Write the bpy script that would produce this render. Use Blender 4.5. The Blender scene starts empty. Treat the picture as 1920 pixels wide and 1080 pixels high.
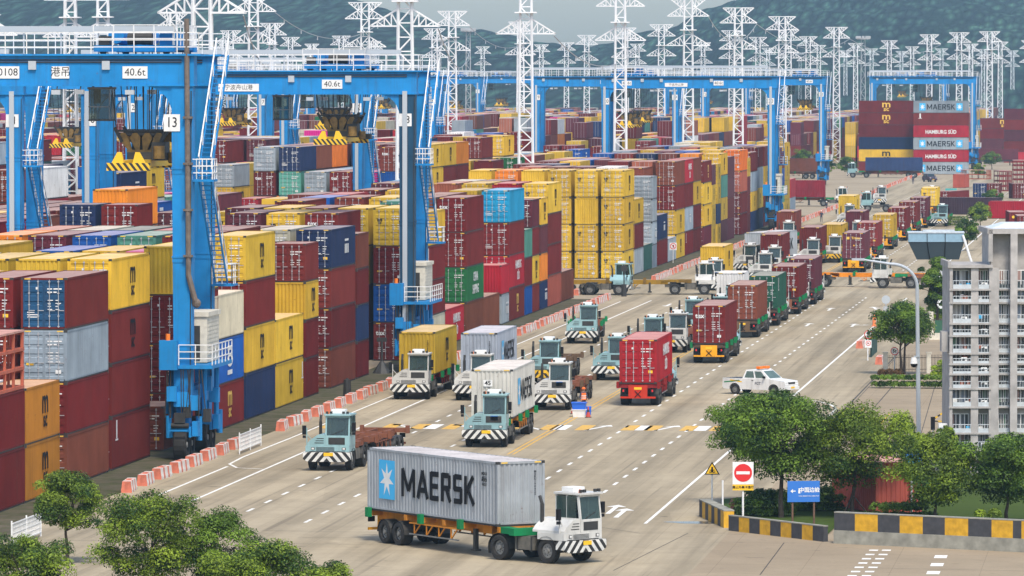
import bpy, math, random
import numpy as np
from mathutils import Vector, Matrix, noise
R = math.radians
sc = bpy.context.scene
# ---------------------------------------------------------------- camera, world, sun, exposure
FPX, HC = 11000.0, 21.5                 # focal length in photo pixels, camera height in metres
PITCH = math.atan(395.0 / FPX)
YAW = math.atan(1220.0 * math.cos(PITCH) / FPX)
cd = bpy.data.cameras.new("camera")
cam = bpy.data.objects.new("camera", cd)
sc.collection.objects.link(cam)
cam.location = (0, 0, HC)
cam.rotation_euler = (math.pi / 2 - PITCH, 0, YAW)
cd.sensor_width = 36.0
cd.lens = FPX * 36.0 / 1920.0
cd.clip_start, cd.clip_end = 1.0, 20000.0
sc.camera = cam
SUN_EL, SUN_AZ = R(56), R(160)          # direction towards the sun, clockwise from +Y
w = bpy.data.worlds.new("World"); sc.world = w; w.use_nodes = True
nt = w.node_tree
bgn = nt.nodes["Background"]
sky = nt.nodes.new("ShaderNodeTexSky"); sky.sky_type = 'NISHITA'; sky.sun_disc = False
sky.sun_elevation = SUN_EL; sky.sun_rotation = SUN_AZ
sky.air_density = 1.0; sky.dust_density = 2.0; sky.ozone_density = 1.0
nt.links.new(sky.outputs[0], bgn.inputs[0]); bgn.inputs[1].default_value = 0.15
sl = bpy.data.lights.new("sun", 'SUN'); sl.energy = 2.1; sl.angle = R(11); sl.color = (1.0, 0.92, 0.79)
so = bpy.data.objects.new("sun", sl); sc.collection.objects.link(so)
sdir = Vector((math.sin(SUN_AZ) * math.cos(SUN_EL), math.cos(SUN_AZ) * math.cos(SUN_EL), math.sin(SUN_EL)))
so.rotation_euler = sdir.to_track_quat('Z', 'Y').to_euler()
sc.view_settings.view_transform = 'Standard'; sc.view_settings.look = 'None'
sc.view_settings.gamma = 1.0; sc.view_settings.use_curve_mapping = False
sc.view_settings.exposure = 0.74
sc.cycles.max_bounces = 6; sc.cycles.diffuse_bounces = 3; sc.cycles.glossy_bounces = 2
sc.cycles.transmission_bounces = 2; sc.cycles.volume_bounces = 0; sc.cycles.transparent_max_bounces = 6
# ---------------------------------------------------------------- survey helpers: photo pixel -> point on the ground
cp, sp, cy_, sy_ = math.cos(PITCH), math.sin(PITCH), math.cos(YAW), math.sin(YAW)
RIGHT = Vector((cy_, sy_, 0)); FH = Vector((-sy_, cy_, 0))
FWD = FH * cp - Vector((0, 0, sp)); UP = FH * sp + Vector((0, 0, cp))
def G(u, v, z=0.0):
    d = FWD + RIGHT * ((u - 960) / FPX) + UP * ((540 - v) / FPX)
    t = (z - HC) / d.z
    return Vector((0, 0, HC)) + d * t
def PX(p):
    q = Vector(p) - Vector((0, 0, HC)); d = q.dot(FWD)
    return 960 + FPX * q.dot(RIGHT) / d, 540 - FPX * q.dot(UP) / d
def YU(u, X=-57.0):                     # distance along the road at which the line x = X crosses photo column u
    k = (u - 960) / FPX / cp
    return X * (cy_ + k * sy_) / (k * cy_ - sy_)
# ---------------------------------------------------------------- mesh helpers
COL = sc.collection
class MB:
    def __init__(s): s.v = []; s.f = []; s.m = []
    def quad(s, pts, m=0):
        n = len(s.v); s.v += [tuple(p) for p in pts]; s.f.append(tuple(range(n, n + len(pts)))); s.m.append(m); return s
    def hexa(s, p, m=0):                # p: 4 bottom (ccw from above) + 4 top
        n = len(s.v); s.v += [tuple(q) for q in p]
        for f in ((3, 2, 1, 0), (4, 5, 6, 7), (0, 1, 5, 4), (1, 2, 6, 5), (2, 3, 7, 6), (3, 0, 4, 7)):
            s.f.append(tuple(n + i for i in f)); s.m.append(m)
        return s
    def box(s, x0, x1, y0, y1, z0, z1, m=0):
        return s.hexa([(x0, y0, z0), (x1, y0, z0), (x1, y1, z0), (x0, y1, z0), (x0, y0, z1), (x1, y0, z1), (x1, y1, z1), (x0, y1, z1)], m)
    def bar(s, p, q, a, b=None, m=0):
        p = Vector(p); q = Vector(q); d = (q - p).normalized(); b = a if b is None else b
        r = d.cross(Vector((0, 0, 1)))
        r = Vector((1, 0, 0)) if r.length < 1e-3 else r.normalized()
        u = r.cross(d)
        c = [(-a / 2, -b / 2), (a / 2, -b / 2), (a / 2, b / 2), (-a / 2, b / 2)]
        n = len(s.v)
        s.v += [tuple(p + r * x + u * y) for x, y in c] + [tuple(q + r * x + u * y) for x, y in c]
        for f in ((0, 1, 2, 3), (7, 6, 5, 4), (0, 4, 5, 1), (1, 5, 6, 2), (2, 6, 7, 3), (3, 7, 4, 0)):
            s.f.append(tuple(n + i for i in f)); s.m.append(m)
        return s
    def cyl(s, p, q, r0, r1=None, n=10, m=0, caps=True):
        p = Vector(p); q = Vector(q); d = (q - p).normalized(); r1 = r0 if r1 is None else r1
        a = d.orthogonal().normalized(); b = d.cross(a); k = len(s.v)
        for c, r in ((p, r0), (q, r1)):
            s.v += [tuple(c + (a * math.cos(2 * math.pi * i / n) + b * math.sin(2 * math.pi * i / n)) * r) for i in range(n)]
        for i in range(n):
            j = (i + 1) % n; s.f.append((k + i, k + j, k + n + j, k + n + i)); s.m.append(m)
        if caps:
            s.f.append(tuple(k + n - 1 - i for i in range(n))); s.m.append(m)
            s.f.append(tuple(k + n + i for i in range(n))); s.m.append(m)
        return s
    def ball(s, c, rx, ry, rz, n=10, k=6, m=0):
        b = len(s.v)
        for j in range(k + 1):
            t = math.pi * j / k
            for i in range(n):
                a = 2 * math.pi * i / n
                s.v.append((c[0] + rx * math.sin(t) * math.cos(a), c[1] + ry * math.sin(t) * math.sin(a), c[2] + rz * math.cos(t)))
        for j in range(k):
            for i in range(n):
                i2 = (i + 1) % n
                s.f.append((b + j * n + i, b + (j + 1) * n + i, b + (j + 1) * n + i2, b + j * n + i2)); s.m.append(m)
        return s
    def prism(s, prof, x0, x1, m=0, ax='x'):      # profile (a,b) extruded along x (a=y,b=z) or along y (a=x,b=z)
        n = len(s.v); k = len(prof)
        for x in (x0, x1): s.v += [((x, a, b) if ax == 'x' else (a, x, b)) for a, b in prof]
        for i in range(k):
            j = (i + 1) % k; s.f.append((n + i, n + j, n + k + j, n + k + i)); s.m.append(m)
        s.f.append(tuple(n + k - 1 - i for i in range(k))); s.m.append(m)
        s.f.append(tuple(n + k + i for i in range(k))); s.m.append(m)
        return s
    def mesh(s, name, mats, smooth=False):
        me = bpy.data.meshes.new(name); me.from_pydata(s.v, [], s.f)
        for q in (mats if isinstance(mats, (list, tuple)) else [mats]): me.materials.append(q)
        me.polygons.foreach_set('material_index', s.m)
        if smooth: me.polygons.foreach_set('use_smooth', [True] * len(s.f))
        me.update(); return me
MESH = {}
def cached(key, fn):
    if key not in MESH: MESH[key] = fn()
    return MESH[key]
def add(name, me, parent=None, loc=(0, 0, 0), rz=0.0, color=None, mat=None):
    o = bpy.data.objects.new(name, me); COL.objects.link(o)
    if mat is not None: o.matrix_local = mat
    else:
        o.location = loc; o.rotation_euler = (0, 0, rz)
    if parent is not None: o.parent = parent
    if color is not None: o.color = (*color[:3], 1)
    return o
def empty(name, loc=(0, 0, 0), rz=0.0): return add(name, None, None, loc, rz)
def tag(o, label, cat, group=None, kind=None):
    o['label'] = label; o['category'] = cat
    if group: o['group'] = group
    if kind: o['kind'] = kind
    return o
def struct(name, me, kind='structure', loc=(0, 0, 0)):
    o = add(name, me, None, loc); o['kind'] = kind; return o
NTH = ['', 'first', 'second', 'third', 'fourth', 'fifth', 'sixth', 'seventh', 'eighth', 'ninth', 'tenth', 'eleventh', 'twelfth']
def nth(i):
    if i < len(NTH): return NTH[i]
    return '%d%s' % (i, 'th' if 10 < i % 100 < 14 else {1: 'st', 2: 'nd', 3: 'rd'}.get(i % 10, 'th'))
# ---------------------------------------------------------------- lettering
def text_mesh(s, size=1.0, bold=0.0, sx=1.0, mat=None, lead=1.0, ext=0.002):
    def mk():
        cu = bpy.data.curves.new('lettering', 'FONT'); cu.body = s; cu.size = size
        cu.align_x = 'CENTER'; cu.align_y = 'CENTER'; cu.extrude = ext; cu.offset = bold; cu.resolution_u = 2; cu.space_line = lead
        o = bpy.data.objects.new('lettering', cu); COL.objects.link(o)
        dg = bpy.context.evaluated_depsgraph_get(); dg.update()
        me = bpy.data.meshes.new_from_object(o.evaluated_get(dg))
        bpy.data.objects.remove(o); bpy.data.curves.remove(cu)
        if sx != 1.0:
            for v in me.vertices: v.co.x *= sx
        me.materials.clear(); me.materials.append(mat)
        return me
    return cached(('txt', s, size, bold, sx, mat.name, lead, ext), mk)
FACE = {'+x': Matrix(((0, 0, 1), (1, 0, 0), (0, 1, 0))), '-x': Matrix(((0, 0, -1), (-1, 0, 0), (0, 1, 0))),
        '-y': Matrix(((1, 0, 0), (0, 0, -1), (0, 1, 0))), '+y': Matrix(((-1, 0, 0), (0, 0, 1), (0, 1, 0)))}
def on_face(face, p): return Matrix.Translation(Vector(p)) @ FACE[face].to_4x4()
def letter(name, parent, face, p, s, size, mat, bold=0.0, sx=1.0, lead=1.0):
    return add(name, text_mesh(s, size, bold, sx, mat, lead), parent, mat=on_face(face, p))
# ---------------------------------------------------------------- materials
def newmat(name):
    m = bpy.data.materials.new(name); m.use_nodes = True
    return m, m.node_tree, m.node_tree.nodes['Principled BSDF']
def nd(t, typ, **kw):
    n = t.nodes.new(typ)
    for k, v in kw.items(): setattr(n, k, v)
    return n
def mixc(t, fac, a, b, mode='MIX'):
    n = t.nodes.new('ShaderNodeMix'); n.data_type = 'RGBA'; n.blend_type = mode
    for sock, val in ((n.inputs[0], fac), (n.inputs[6], a), (n.inputs[7], b)):
        if isinstance(val, bpy.types.NodeSocket): t.links.new(val, sock)
        elif isinstance(val, (int, float)): sock.default_value = val
        else: sock.default_value = (*val[:3], 1)
    return n.outputs[2]
def ramp(t, fac, stops):
    n = t.nodes.new('ShaderNodeValToRGB'); e = n.color_ramp.elements
    while len(e) < len(stops): e.new(0.5)
    for el, (p, c) in zip(e, stops):
        el.position = p; el.color = (c, c, c, 1) if isinstance(c, (int, float)) else (*c, 1)
    t.links.new(fac, n.inputs[0]); return n.outputs[0]
def noise_tex(t, scale, detail=3, rough=0.55, vec=None, stretch=None, coord='Object'):
    tc = nd(t, 'ShaderNodeTexCoord'); v = vec or tc.outputs[coord]
    if stretch:
        mp = nd(t, 'ShaderNodeMapping'); mp.inputs['Scale'].default_value = stretch
        t.links.new(v, mp.inputs[0]); v = mp.outputs[0]
    n = nd(t, 'ShaderNodeTexNoise'); n.inputs['Scale'].default_value = scale
    n.inputs['Detail'].default_value = detail; n.inputs['Roughness'].default_value = rough
    t.links.new(v, n.inputs[0]); return n.outputs[0]
def bump(t, b, h, strength, dist):
    n = nd(t, 'ShaderNodeBump'); n.inputs['Strength'].default_value = strength; n.inputs['Distance'].default_value = dist
    t.links.new(h, n.inputs['Height']); t.links.new(n.outputs[0], b.inputs['Normal'])
def solid(name, col, rough=0.6, metal=0.0, vary=0.0, scale=3.0, emit=0.0, spec=0.4):
    m, t, b = newmat(name)
    b.inputs['Roughness'].default_value = rough; b.inputs['Metallic'].default_value = metal
    b.inputs['Specular IOR Level'].default_value = spec
    if vary:
        f = ramp(t, noise_tex(t, scale, 4), [(0.3, 1 - vary), (0.7, 1 + vary * 0.4)])
        t.links.new(mixc(t, 1.0, col, f, 'MULTIPLY'), b.inputs['Base Color'])
    else: b.inputs['Base Color'].default_value = (*col, 1)
    return m
def paint(name, attr=None, fade=0.0, rust=0.5, rough=0.7, spec=0.08, streak=0.32, r0=0.60):
    """painted steel: colour of the object (or of the face attribute), dulled, streaked with dirt and rust"""
    m, t, b = newmat(name)
    if attr:
        a = nd(t, 'ShaderNodeAttribute', attribute_name=attr); col = a.outputs['Color']
    else:
        a = nd(t, 'ShaderNodeObjectInfo'); col = a.outputs['Color']
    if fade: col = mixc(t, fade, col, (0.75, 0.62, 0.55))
    geo = nd(t, 'ShaderNodeNewGeometry')
    big = ramp(t, noise_tex(t, 0.45, 4, 0.6, geo.outputs['Position']), [(0.28, 0.76), (0.74, 1.12)])
    col = mixc(t, 1.0, col, big, 'MULTIPLY')
    st = noise_tex(t, 1.0, 4, 0.7, geo.outputs['Position'], (2.6, 2.6, 0.16))
    col = mixc(t, ramp(t, st, [(0.50, 0.0), (0.78, streak)]), col, (0.062, 0.042, 0.032))
    if rust:
        rs = noise_tex(t, 2.1, 7, 0.8, geo.outputs['Position'])
        col = mixc(t, ramp(t, rs, [(r0, 0.0), (r0 + 0.07, rust)]), col, (0.13, 0.05, 0.025))
    t.links.new(col, b.inputs['Base Color'])
    b.inputs['Roughness'].default_value = rough; b.inputs['Specular IOR Level'].default_value = spec
    return m
M = {}
M['paint'] = paint('painted_steel')
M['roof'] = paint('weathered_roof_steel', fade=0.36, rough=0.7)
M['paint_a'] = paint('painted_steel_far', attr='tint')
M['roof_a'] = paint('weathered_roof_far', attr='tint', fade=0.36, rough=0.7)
M['body'] = paint('vehicle_paint', rust=0.15, rough=0.35, spec=0.4)
M['crane'] = paint('crane_paint', rust=0.5, rough=0.55, spec=0.10, streak=0.42, r0=0.62)
M['zinc'] = solid('galvanised_bar', (0.42, 0.43, 0.45), 0.5, 0.3, 0.2)
M['mark'] = solid('white_stencil', (0.72, 0.72, 0.70), 0.6, 0, 0.15)
M['white'] = solid('white_paint', (0.74, 0.74, 0.72), 0.5, 0, 0.12)
M['black'] = solid('black_paint', (0.014, 0.014, 0.016), 0.7, spec=0.08)
M['dark'] = solid('dark_steel', (0.035, 0.034, 0.032), 0.6, 0, 0.3)
M['rubber'] = solid('tyre_rubber', (0.022, 0.021, 0.020), 0.85, 0, 0.3)
M['rim'] = solid('wheel_rim', (0.22, 0.22, 0.21), 0.55, 0.2, 0.3)
M['skyblue'] = solid('logo_blue', (0.05, 0.42, 0.75), 0.5)
M['lblue'] = solid('sign_blue', (0.03, 0.16, 0.52), 0.45)
M['sred'] = solid('sign_red', (0.62, 0.02, 0.02), 0.45)
M['syel'] = solid('sign_yellow', (0.80, 0.48, 0.02), 0.5)
M['gold'] = solid('yellow_lettering', (0.72, 0.46, 0.06), 0.5)
M['orange'] = solid('orange_lens', (0.85, 0.20, 0.02), 0.35)
M['lens'] = solid('lamp_lens', (0.6, 0.6, 0.58), 0.2)
M['rope'] = solid('wire_rope', (0.03, 0.03, 0.03), 0.7)
M['pylon'] = solid('pylon_white', (0.76, 0.77, 0.77), 0.5, 0, 0.1, 0.5)
M['pylong'] = solid('mast_grey', (0.42, 0.44, 0.45), 0.5, 0.2, 0.1)
M['bark'] = solid('bark', (0.075, 0.055, 0.04), 0.9, 0, 0.4, 6)
M['skin'] = solid('skin', (0.42, 0.24, 0.16), 0.6)
M['vest'] = solid('orange_vest', (0.85, 0.17, 0.03), 0.7)
M['cloth'] = solid('navy_cloth', (0.03, 0.04, 0.07), 0.8)
M['bplas'] = solid('blue_plastic', (0.02, 0.13, 0.62), 0.4)
M['cream'] = solid('cream_plaster', (0.62, 0.58, 0.48), 0.7, 0, 0.2)
M['pole'] = solid('pole_grey', (0.46, 0.50, 0.53), 0.4, 0.3)
m, t, b = newmat('tinted_glass'); M['glass'] = m
b.inputs['Base Color'].default_value = (0.045, 0.075, 0.075, 1); b.inputs['Roughness'].default_value = 0.06
b.inputs['Specular IOR Level'].default_value = 0.9
tr = nd(t, 'ShaderNodeBsdfTransparent'); tr.inputs[0].default_value = (.62, .75, .72, 1); mx = nd(t, 'ShaderNodeMixShader'); mx.inputs[0].default_value = 0.5
t.links.new(b.outputs[0], mx.inputs[1]); t.links.new(tr.outputs[0], mx.inputs[2]); t.links.new(mx.outputs[0], t.nodes['Material Output'].inputs[0])
def hazard(name, ca, cb, width, cx, cz, ay=0.0, absx=True):
    m, t, b = newmat(name)
    tc = nd(t, 'ShaderNodeTexCoord'); sx = nd(t, 'ShaderNodeSeparateXYZ'); t.links.new(tc.outputs['Object'], sx.inputs[0])
    def mth(op, a, v):
        n = nd(t, 'ShaderNodeMath', operation=op)
        for i, q in enumerate((a, v)):
            if isinstance(q, bpy.types.NodeSocket): t.links.new(q, n.inputs[i])
            elif q is not None: n.inputs[i].default_value = q
        return n.outputs[0]
    x = mth('ABSOLUTE', sx.outputs[0], None) if absx else sx.outputs[0]
    s_ = mth('ADD', mth('MULTIPLY', x, cx), mth('MULTIPLY', sx.outputs[2], cz))
    s_ = mth('ADD', s_, mth('MULTIPLY', sx.outputs[1], ay))
    fr = mth('FRACT', mth('ADD', mth('DIVIDE', s_, width), 50.0), None)
    col = mixc(t, mth('GREATER_THAN', fr, 0.5), ca, cb)
    d = ramp(t, noise_tex(t, 2.5, 5), [(0.3, 0.7), (0.7, 1.05)])
    t.links.new(mixc(t, 1.0, col, d, 'MULTIPLY'), b.inputs['Base Color']); b.inputs['Roughness'].default_value = 0.55
    return m
M['hazbw'] = hazard('hazard_black_white', (0.02, 0.02, 0.02), (0.70, 0.70, 0.66), 0.44, 1.0, 0.85, 1.0)
M['hazby'] = hazard('hazard_black_yellow', (0.02, 0.02, 0.02), (0.75, 0.45, 0.02), 0.44, 1.0, 0.85, 1.0)
M['hazy2'] = hazard('spreader_stripes', (0.02, 0.02, 0.02), (0.80, 0.50, 0.02), 0.36, 1.0, 0.8, 0.0, False)
# concrete and asphalt
def ground_mat(name, base, var, patch=0.5, streak=True, moss=0.0):
    m, t, b = newmat(name)
    geo = nd(t, 'ShaderNodeNewGeometry'); P = geo.outputs['Position']
    a = noise_tex(t, 0.035, 5, 0.6, P); c = noise_tex(t, 0.35, 5, 0.65, P); f = noise_tex(t, 5.0, 4, 0.7, P)
    col = mixc(t, ramp(t, a, [(0.3, 0.0), (0.7, 1.0)]), base, var)
    col = mixc(t, 1.0, col, ramp(t, c, [(0.25, 0.86), (0.75, 1.07)]), 'MULTIPLY')
    col = mixc(t, 1.0, col, ramp(t, f, [(0.25, 0.90), (0.75, 1.06)]), 'MULTIPLY')
    if streak:   # long tyre-darkened lanes following the traffic
        s1 = noise_tex(t, 1.0, 4, 0.6, P, (0.55, 0.012, 1))
        col = mixc(t, 1.0, col, ramp(t, s1, [(0.34, 0.66), (0.60, 1.04)]), 'MULTIPLY')
        s2 = noise_tex(t, 1.0, 2, 0.5, P, (2.4, 0.03, 1))
        col = mixc(t, ramp(t, s2, [(0.60, 0.0), (0.72, 0.42)]), col, (0.11, 0.09, 0.07))
    if moss:
        g = noise_tex(t, 0.6, 6, 0.7, P)
        col = mixc(t, ramp(t, g, [(0.45, 0.0), (0.62, moss)]), col, (0.045, 0.058, 0.02))
    sp = nd(t, 'ShaderNodeSeparateXYZ'); t.links.new(P, sp.inputs[0])
    for ax, per, wd in ((1, 6.0, .012), (0, 3.9, .008)):      # joints between cast slabs
        q = nd(t, 'ShaderNodeMath', operation='FRACT'); d_ = nd(t, 'ShaderNodeMath', operation='DIVIDE'); t.links.new(sp.outputs[ax], d_.inputs[0]); d_.inputs[1].default_value = per; t.links.new(d_.outputs[0], q.inputs[0])
        l_ = nd(t, 'ShaderNodeMath', operation='LESS_THAN'); t.links.new(q.outputs[0], l_.inputs[0]); l_.inputs[1].default_value = wd
        col = mixc(t, l_.outputs[0], col, mixc(t, 1.0, col, (0.80, 0.79, 0.78), 'MULTIPLY'))
    pa = nd(t, 'ShaderNodeTexVoronoi'); pa.inputs['Scale'].default_value = .11; t.links.new(P, pa.inputs['Vector'])   # repaired patches
    pv = nd(t, 'ShaderNodeSeparateColor'); t.links.new(pa.outputs['Color'], pv.inputs[0])
    col = mixc(t, 1.0, col, ramp(t, pv.outputs[0], [(0.0, .93), (1.0, 1.05)]), 'MULTIPLY')
    oil = noise_tex(t, 0.8, 3, 0.5, P)
    col = mixc(t, ramp(t, oil, [(0.66, 0.0), (0.74, 0.45)]), col, (0.07, 0.06, 0.05))
    t.links.new(col, b.inputs['Base Color']); b.inputs['Roughness'].default_value = 0.85
    b.inputs['Specular IOR Level'].default_value = 0.04
    bump(t, b, f, 0.25, 0.01)
    return m
M['conc'] = ground_mat('yard_concrete', (0.32, 0.262, 0.18), (0.36, 0.30, 0.215), streak=False)
M['road'] = ground_mat('road_concrete', (0.36, 0.30, 0.205), (0.39, 0.33, 0.232))
M['apron'] = ground_mat('mossy_apron', (0.085, 0.078, 0.052), (0.13, 0.11, 0.078), moss=0.85, streak=False)
M['side'] = ground_mat('side_paving', (0.34, 0.275, 0.19), (0.30, 0.24, 0.165), streak=False)
M['seam'] = solid('joint_seam', (0.045, 0.04, 0.035), 0.9)
def worn(name, col):
    m, t, b = newmat(name)
    geo = nd(t, 'ShaderNodeNewGeometry'); f = noise_tex(t, 2.2, 6, 0.75, geo.outputs['Position'])
    t.links.new(mixc(t, ramp(t, f, [(0.52, 0.0), (0.68, 0.75)]), col, (0.28, 0.235, 0.18)), b.inputs['Base Color'])
    b.inputs['Roughness'].default_value = 0.7
    return m
M['lw'] = worn('line_white', (0.76, 0.75, 0.70)); M['ly'] = worn('line_yellow', (0.62, 0.36, 0.05))
# foliage
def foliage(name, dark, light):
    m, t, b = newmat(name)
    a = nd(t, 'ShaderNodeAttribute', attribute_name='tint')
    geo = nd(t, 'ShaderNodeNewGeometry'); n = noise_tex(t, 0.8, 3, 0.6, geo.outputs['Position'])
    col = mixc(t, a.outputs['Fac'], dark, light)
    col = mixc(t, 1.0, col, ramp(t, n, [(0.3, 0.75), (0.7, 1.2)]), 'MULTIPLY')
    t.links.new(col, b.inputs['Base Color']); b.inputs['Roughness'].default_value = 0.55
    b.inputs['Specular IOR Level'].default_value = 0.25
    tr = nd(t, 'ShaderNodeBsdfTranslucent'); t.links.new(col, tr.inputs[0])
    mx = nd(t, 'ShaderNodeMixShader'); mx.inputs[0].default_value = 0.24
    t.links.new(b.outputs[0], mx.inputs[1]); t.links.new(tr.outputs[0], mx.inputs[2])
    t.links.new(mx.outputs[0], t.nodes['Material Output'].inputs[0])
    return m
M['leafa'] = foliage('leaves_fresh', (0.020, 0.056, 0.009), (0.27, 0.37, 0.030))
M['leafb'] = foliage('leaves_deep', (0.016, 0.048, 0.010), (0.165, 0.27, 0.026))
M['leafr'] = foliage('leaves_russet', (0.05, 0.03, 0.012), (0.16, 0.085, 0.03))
m, t, b = newmat('hill_forest'); M['hill'] = m
geo = nd(t, 'ShaderNodeNewGeometry'); P = geo.outputs['Position']
vo = nd(t, 'ShaderNodeTexVoronoi'); vo.inputs['Scale'].default_value = 0.20; mp = nd(t, 'ShaderNodeMapping'); mp.inputs['Scale'].default_value = (1, .09, 1.0); t.links.new(P, mp.inputs[0]); PS = mp.outputs[0]; t.links.new(PS, vo.inputs['Vector'])
big = noise_tex(t, 0.010, 5, 0.6, PS); sm = noise_tex(t, 0.045, 6, 0.72, PS)
col = mixc(t, ramp(t, big, [(0.35, 0.0), (0.65, 1.0)]), (0.012, 0.032, 0.022), (0.028, 0.064, 0.040))
col = mixc(t, 1.0, col, ramp(t, sm, [(0.32, 0.3), (0.68, 1.8)]), 'MULTIPLY')
col = mixc(t, 1.0, col, ramp(t, vo.outputs[0], [(0.0, 2.1), (0.55, 0.30)]), 'MULTIPLY')
t.links.new(col, b.inputs['Base Color']); b.inputs['Roughness'].default_value = 0.95; b.inputs['Specular IOR Level'].default_value = 0.1
bump(t, b, vo.outputs[0], 1.0, 6.0)
M['grass'] = ground_mat('lawn', (0.045, 0.075, 0.016), (0.07, 0.10, 0.022), streak=False)
# ---------------------------------------------------------------- ground, road, markings, hills
def sheet(name, pts, z, mat):
    return struct(name, MB().quad([(p[0], p[1], z) for p in pts]).mesh(name, mat))
sheet('ground', [(-3000, -60), (3000, -60), (3000, 9000), (-3000, 9000)], 0.0, M['conc'])
sheet('road', [(-53.6, 120), (-20.3, 120), (-20.3, 1250), (-53.6, 1250)], 0.004, M['road'])
sheet('apron', [(-58.0, 180), (-53.6, 180), (-53.6, 566), (-58.0, 566)], 0.004, M['apron'])
sheet('apron', [(-58.0, 622), (-53.6, 622), (-53.6, 912), (-58.0, 912)], 0.004, M['apron'])
sheet('pavement', [(-20.3, 120), (40, 120), (40, 566), (-20.3, 566)], 0.004, M['side'])
mk_w, mk_y, seam = MB(), MB(), MB()
ZM = 0.009
def line(mb, X, y0, y1, wd=0.16): mb.quad([(X - wd / 2, y0, ZM), (X + wd / 2, y0, ZM), (X + wd / 2, y1, ZM), (X - wd / 2, y1, ZM)])
def dashes(mb, X, y0, y1, ln=2.1, pitch=5.85, wd=0.17):
    y = y0
    while y < y1: line(mb, X, y, y + ln, wd); y += pitch
def poly(mb, pts, wd=0.16, z=ZM):
    pts = [Vector((p[0], p[1], 0)) for p in pts]
    for a, b_ in zip(pts, pts[1:]):
        d = (b_ - a).normalized(); n = Vector((-d.y, d.x, 0)) * wd / 2
        e = d * wd * 0.3
        mb.quad([tuple(q[:2]) + (z,) for q in (a - n - e, a + n - e, b_ + n + e, b_ - n + e)][::-1])
def arrow(mb, x, y, ang=0.0, ln=4.2, turn=0):
    c, s = math.cos(ang), math.sin(ang)
    def T(p): return (x + p[0] * c - p[1] * s, y + p[0] * s + p[1] * c, ZM)
    mb.quad([T(p) for p in ((-0.12, -ln / 2), (0.12, -ln / 2), (0.12, ln / 2 - 1.4), (-0.12, ln / 2 - 1.4))])
    mb.quad([T(p) for p in ((-0.5, ln / 2 - 1.4), (0.5, ln / 2 - 1.4), (0, ln / 2))])
    if turn:
        mb.quad([T(p) for p in ((0.12 * turn, -0.4), (0.9 * turn, 0.3), (0.9 * turn, 0.7), (0.12 * turn, 0.1))][::turn])
        mb.quad([T(p) for p in ((0.8 * turn, 0.05), (1.5 * turn, 0.75), (0.8 * turn, 1.0))][::turn])
line(mk_w, -48.9, 285, 563); line(mk_w, -48.9, 640, 905); line(mk_w, -51.3, 296, 320)
poly(mk_w, [(-48.9, 318), (-50.6, 319), (-51.5, 322), (-51.7, 328), (-51.6, 345)]); line(mk_w, -51.6, 345, 560, 0.14)
line(mk_w, -24.7, 281, 572); line(mk_w, -24.7, 660, 1100)
for X, o in ((-45.0, 1.0), (-41.1, 0.0), (-32.7, 2.3), (-28.7, 4.2)):
    dashes(mk_w, X, 280 + o, 572); dashes(mk_w, X, 650 + o, 1100)
for dx in (-0.16, 0.16):
    line(mk_y, -36.9 + dx, 332, 575, 0.13); line(mk_y, -36.9 + dx, 650, 1000, 0.13)
for i, X in enumerate((-50.6, -46.8, -45.0, -43.0, -40.6, -39.0, -37.0, -34.8, -32.0, -30.6, -28.4, -26.6)):
    line(mk_y, X - 0.35, 355.4, 360.6, 0.85)
    if i % 2: arrow(mk_w, X + 0.45, 358, 0.35 if X < -37 else -0.2, 5.6)
    else: line(mk_w, X + 0.45, 355.6, 360.4, 0.8)
for u, v, a in ((1165, 962, 0.0), (1640, 578, 0.1), (1600, 610, 0.0), (1515, 609, 0.0), (1556, 580, 0.0), (1253, 572, math.pi), (1045, 653, math.pi)):
    p = G(u, v); arrow(mk_w, p.x, p.y, a, 6.0, 1 if v in (578, 610) else 0)
p = G(1150, 955); arrow(mk_w, p.x, p.y, 0, 6)
poly(mk_w, [G(*q) for q in ((1490, 746), (1530, 752), (1556, 758), (1568, 766), (1556, 779), (1535, 796))])
for q in (((1668, 776), (1645, 802)), ((1620, 765), (1612, 774)), ((1540, 760), (1575, 766))): poly(mk_y, [G(*a) for a in q], 0.12)
for i in range(7):
    for u in (1662, 1638):
        p = G(u - i * 6.5 + (u - 1650) * 0.02 * i, 1032 + i * 8); mk_w.quad([(p.x - .2, p.y - .35, ZM), (p.x + .2, p.y - .35, ZM), (p.x + .2, p.y + .35, ZM), (p.x - .2, p.y + .35, ZM)])
for u, v in ((1764, 1044), (1757, 1059), (1750, 1074)):
    p = G(u, v); mk_w.quad([(p.x - .28, p.y - .8, ZM), (p.x + .28, p.y - .8, ZM), (p.x + .28, p.y + .8, ZM), (p.x - .28, p.y + .8, ZM)])
struct('lane_marking', mk_w.mesh('lane_marking', M['lw'])); struct('lane_marking', mk_y.mesh('lane_marking', M['ly']))
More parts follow.
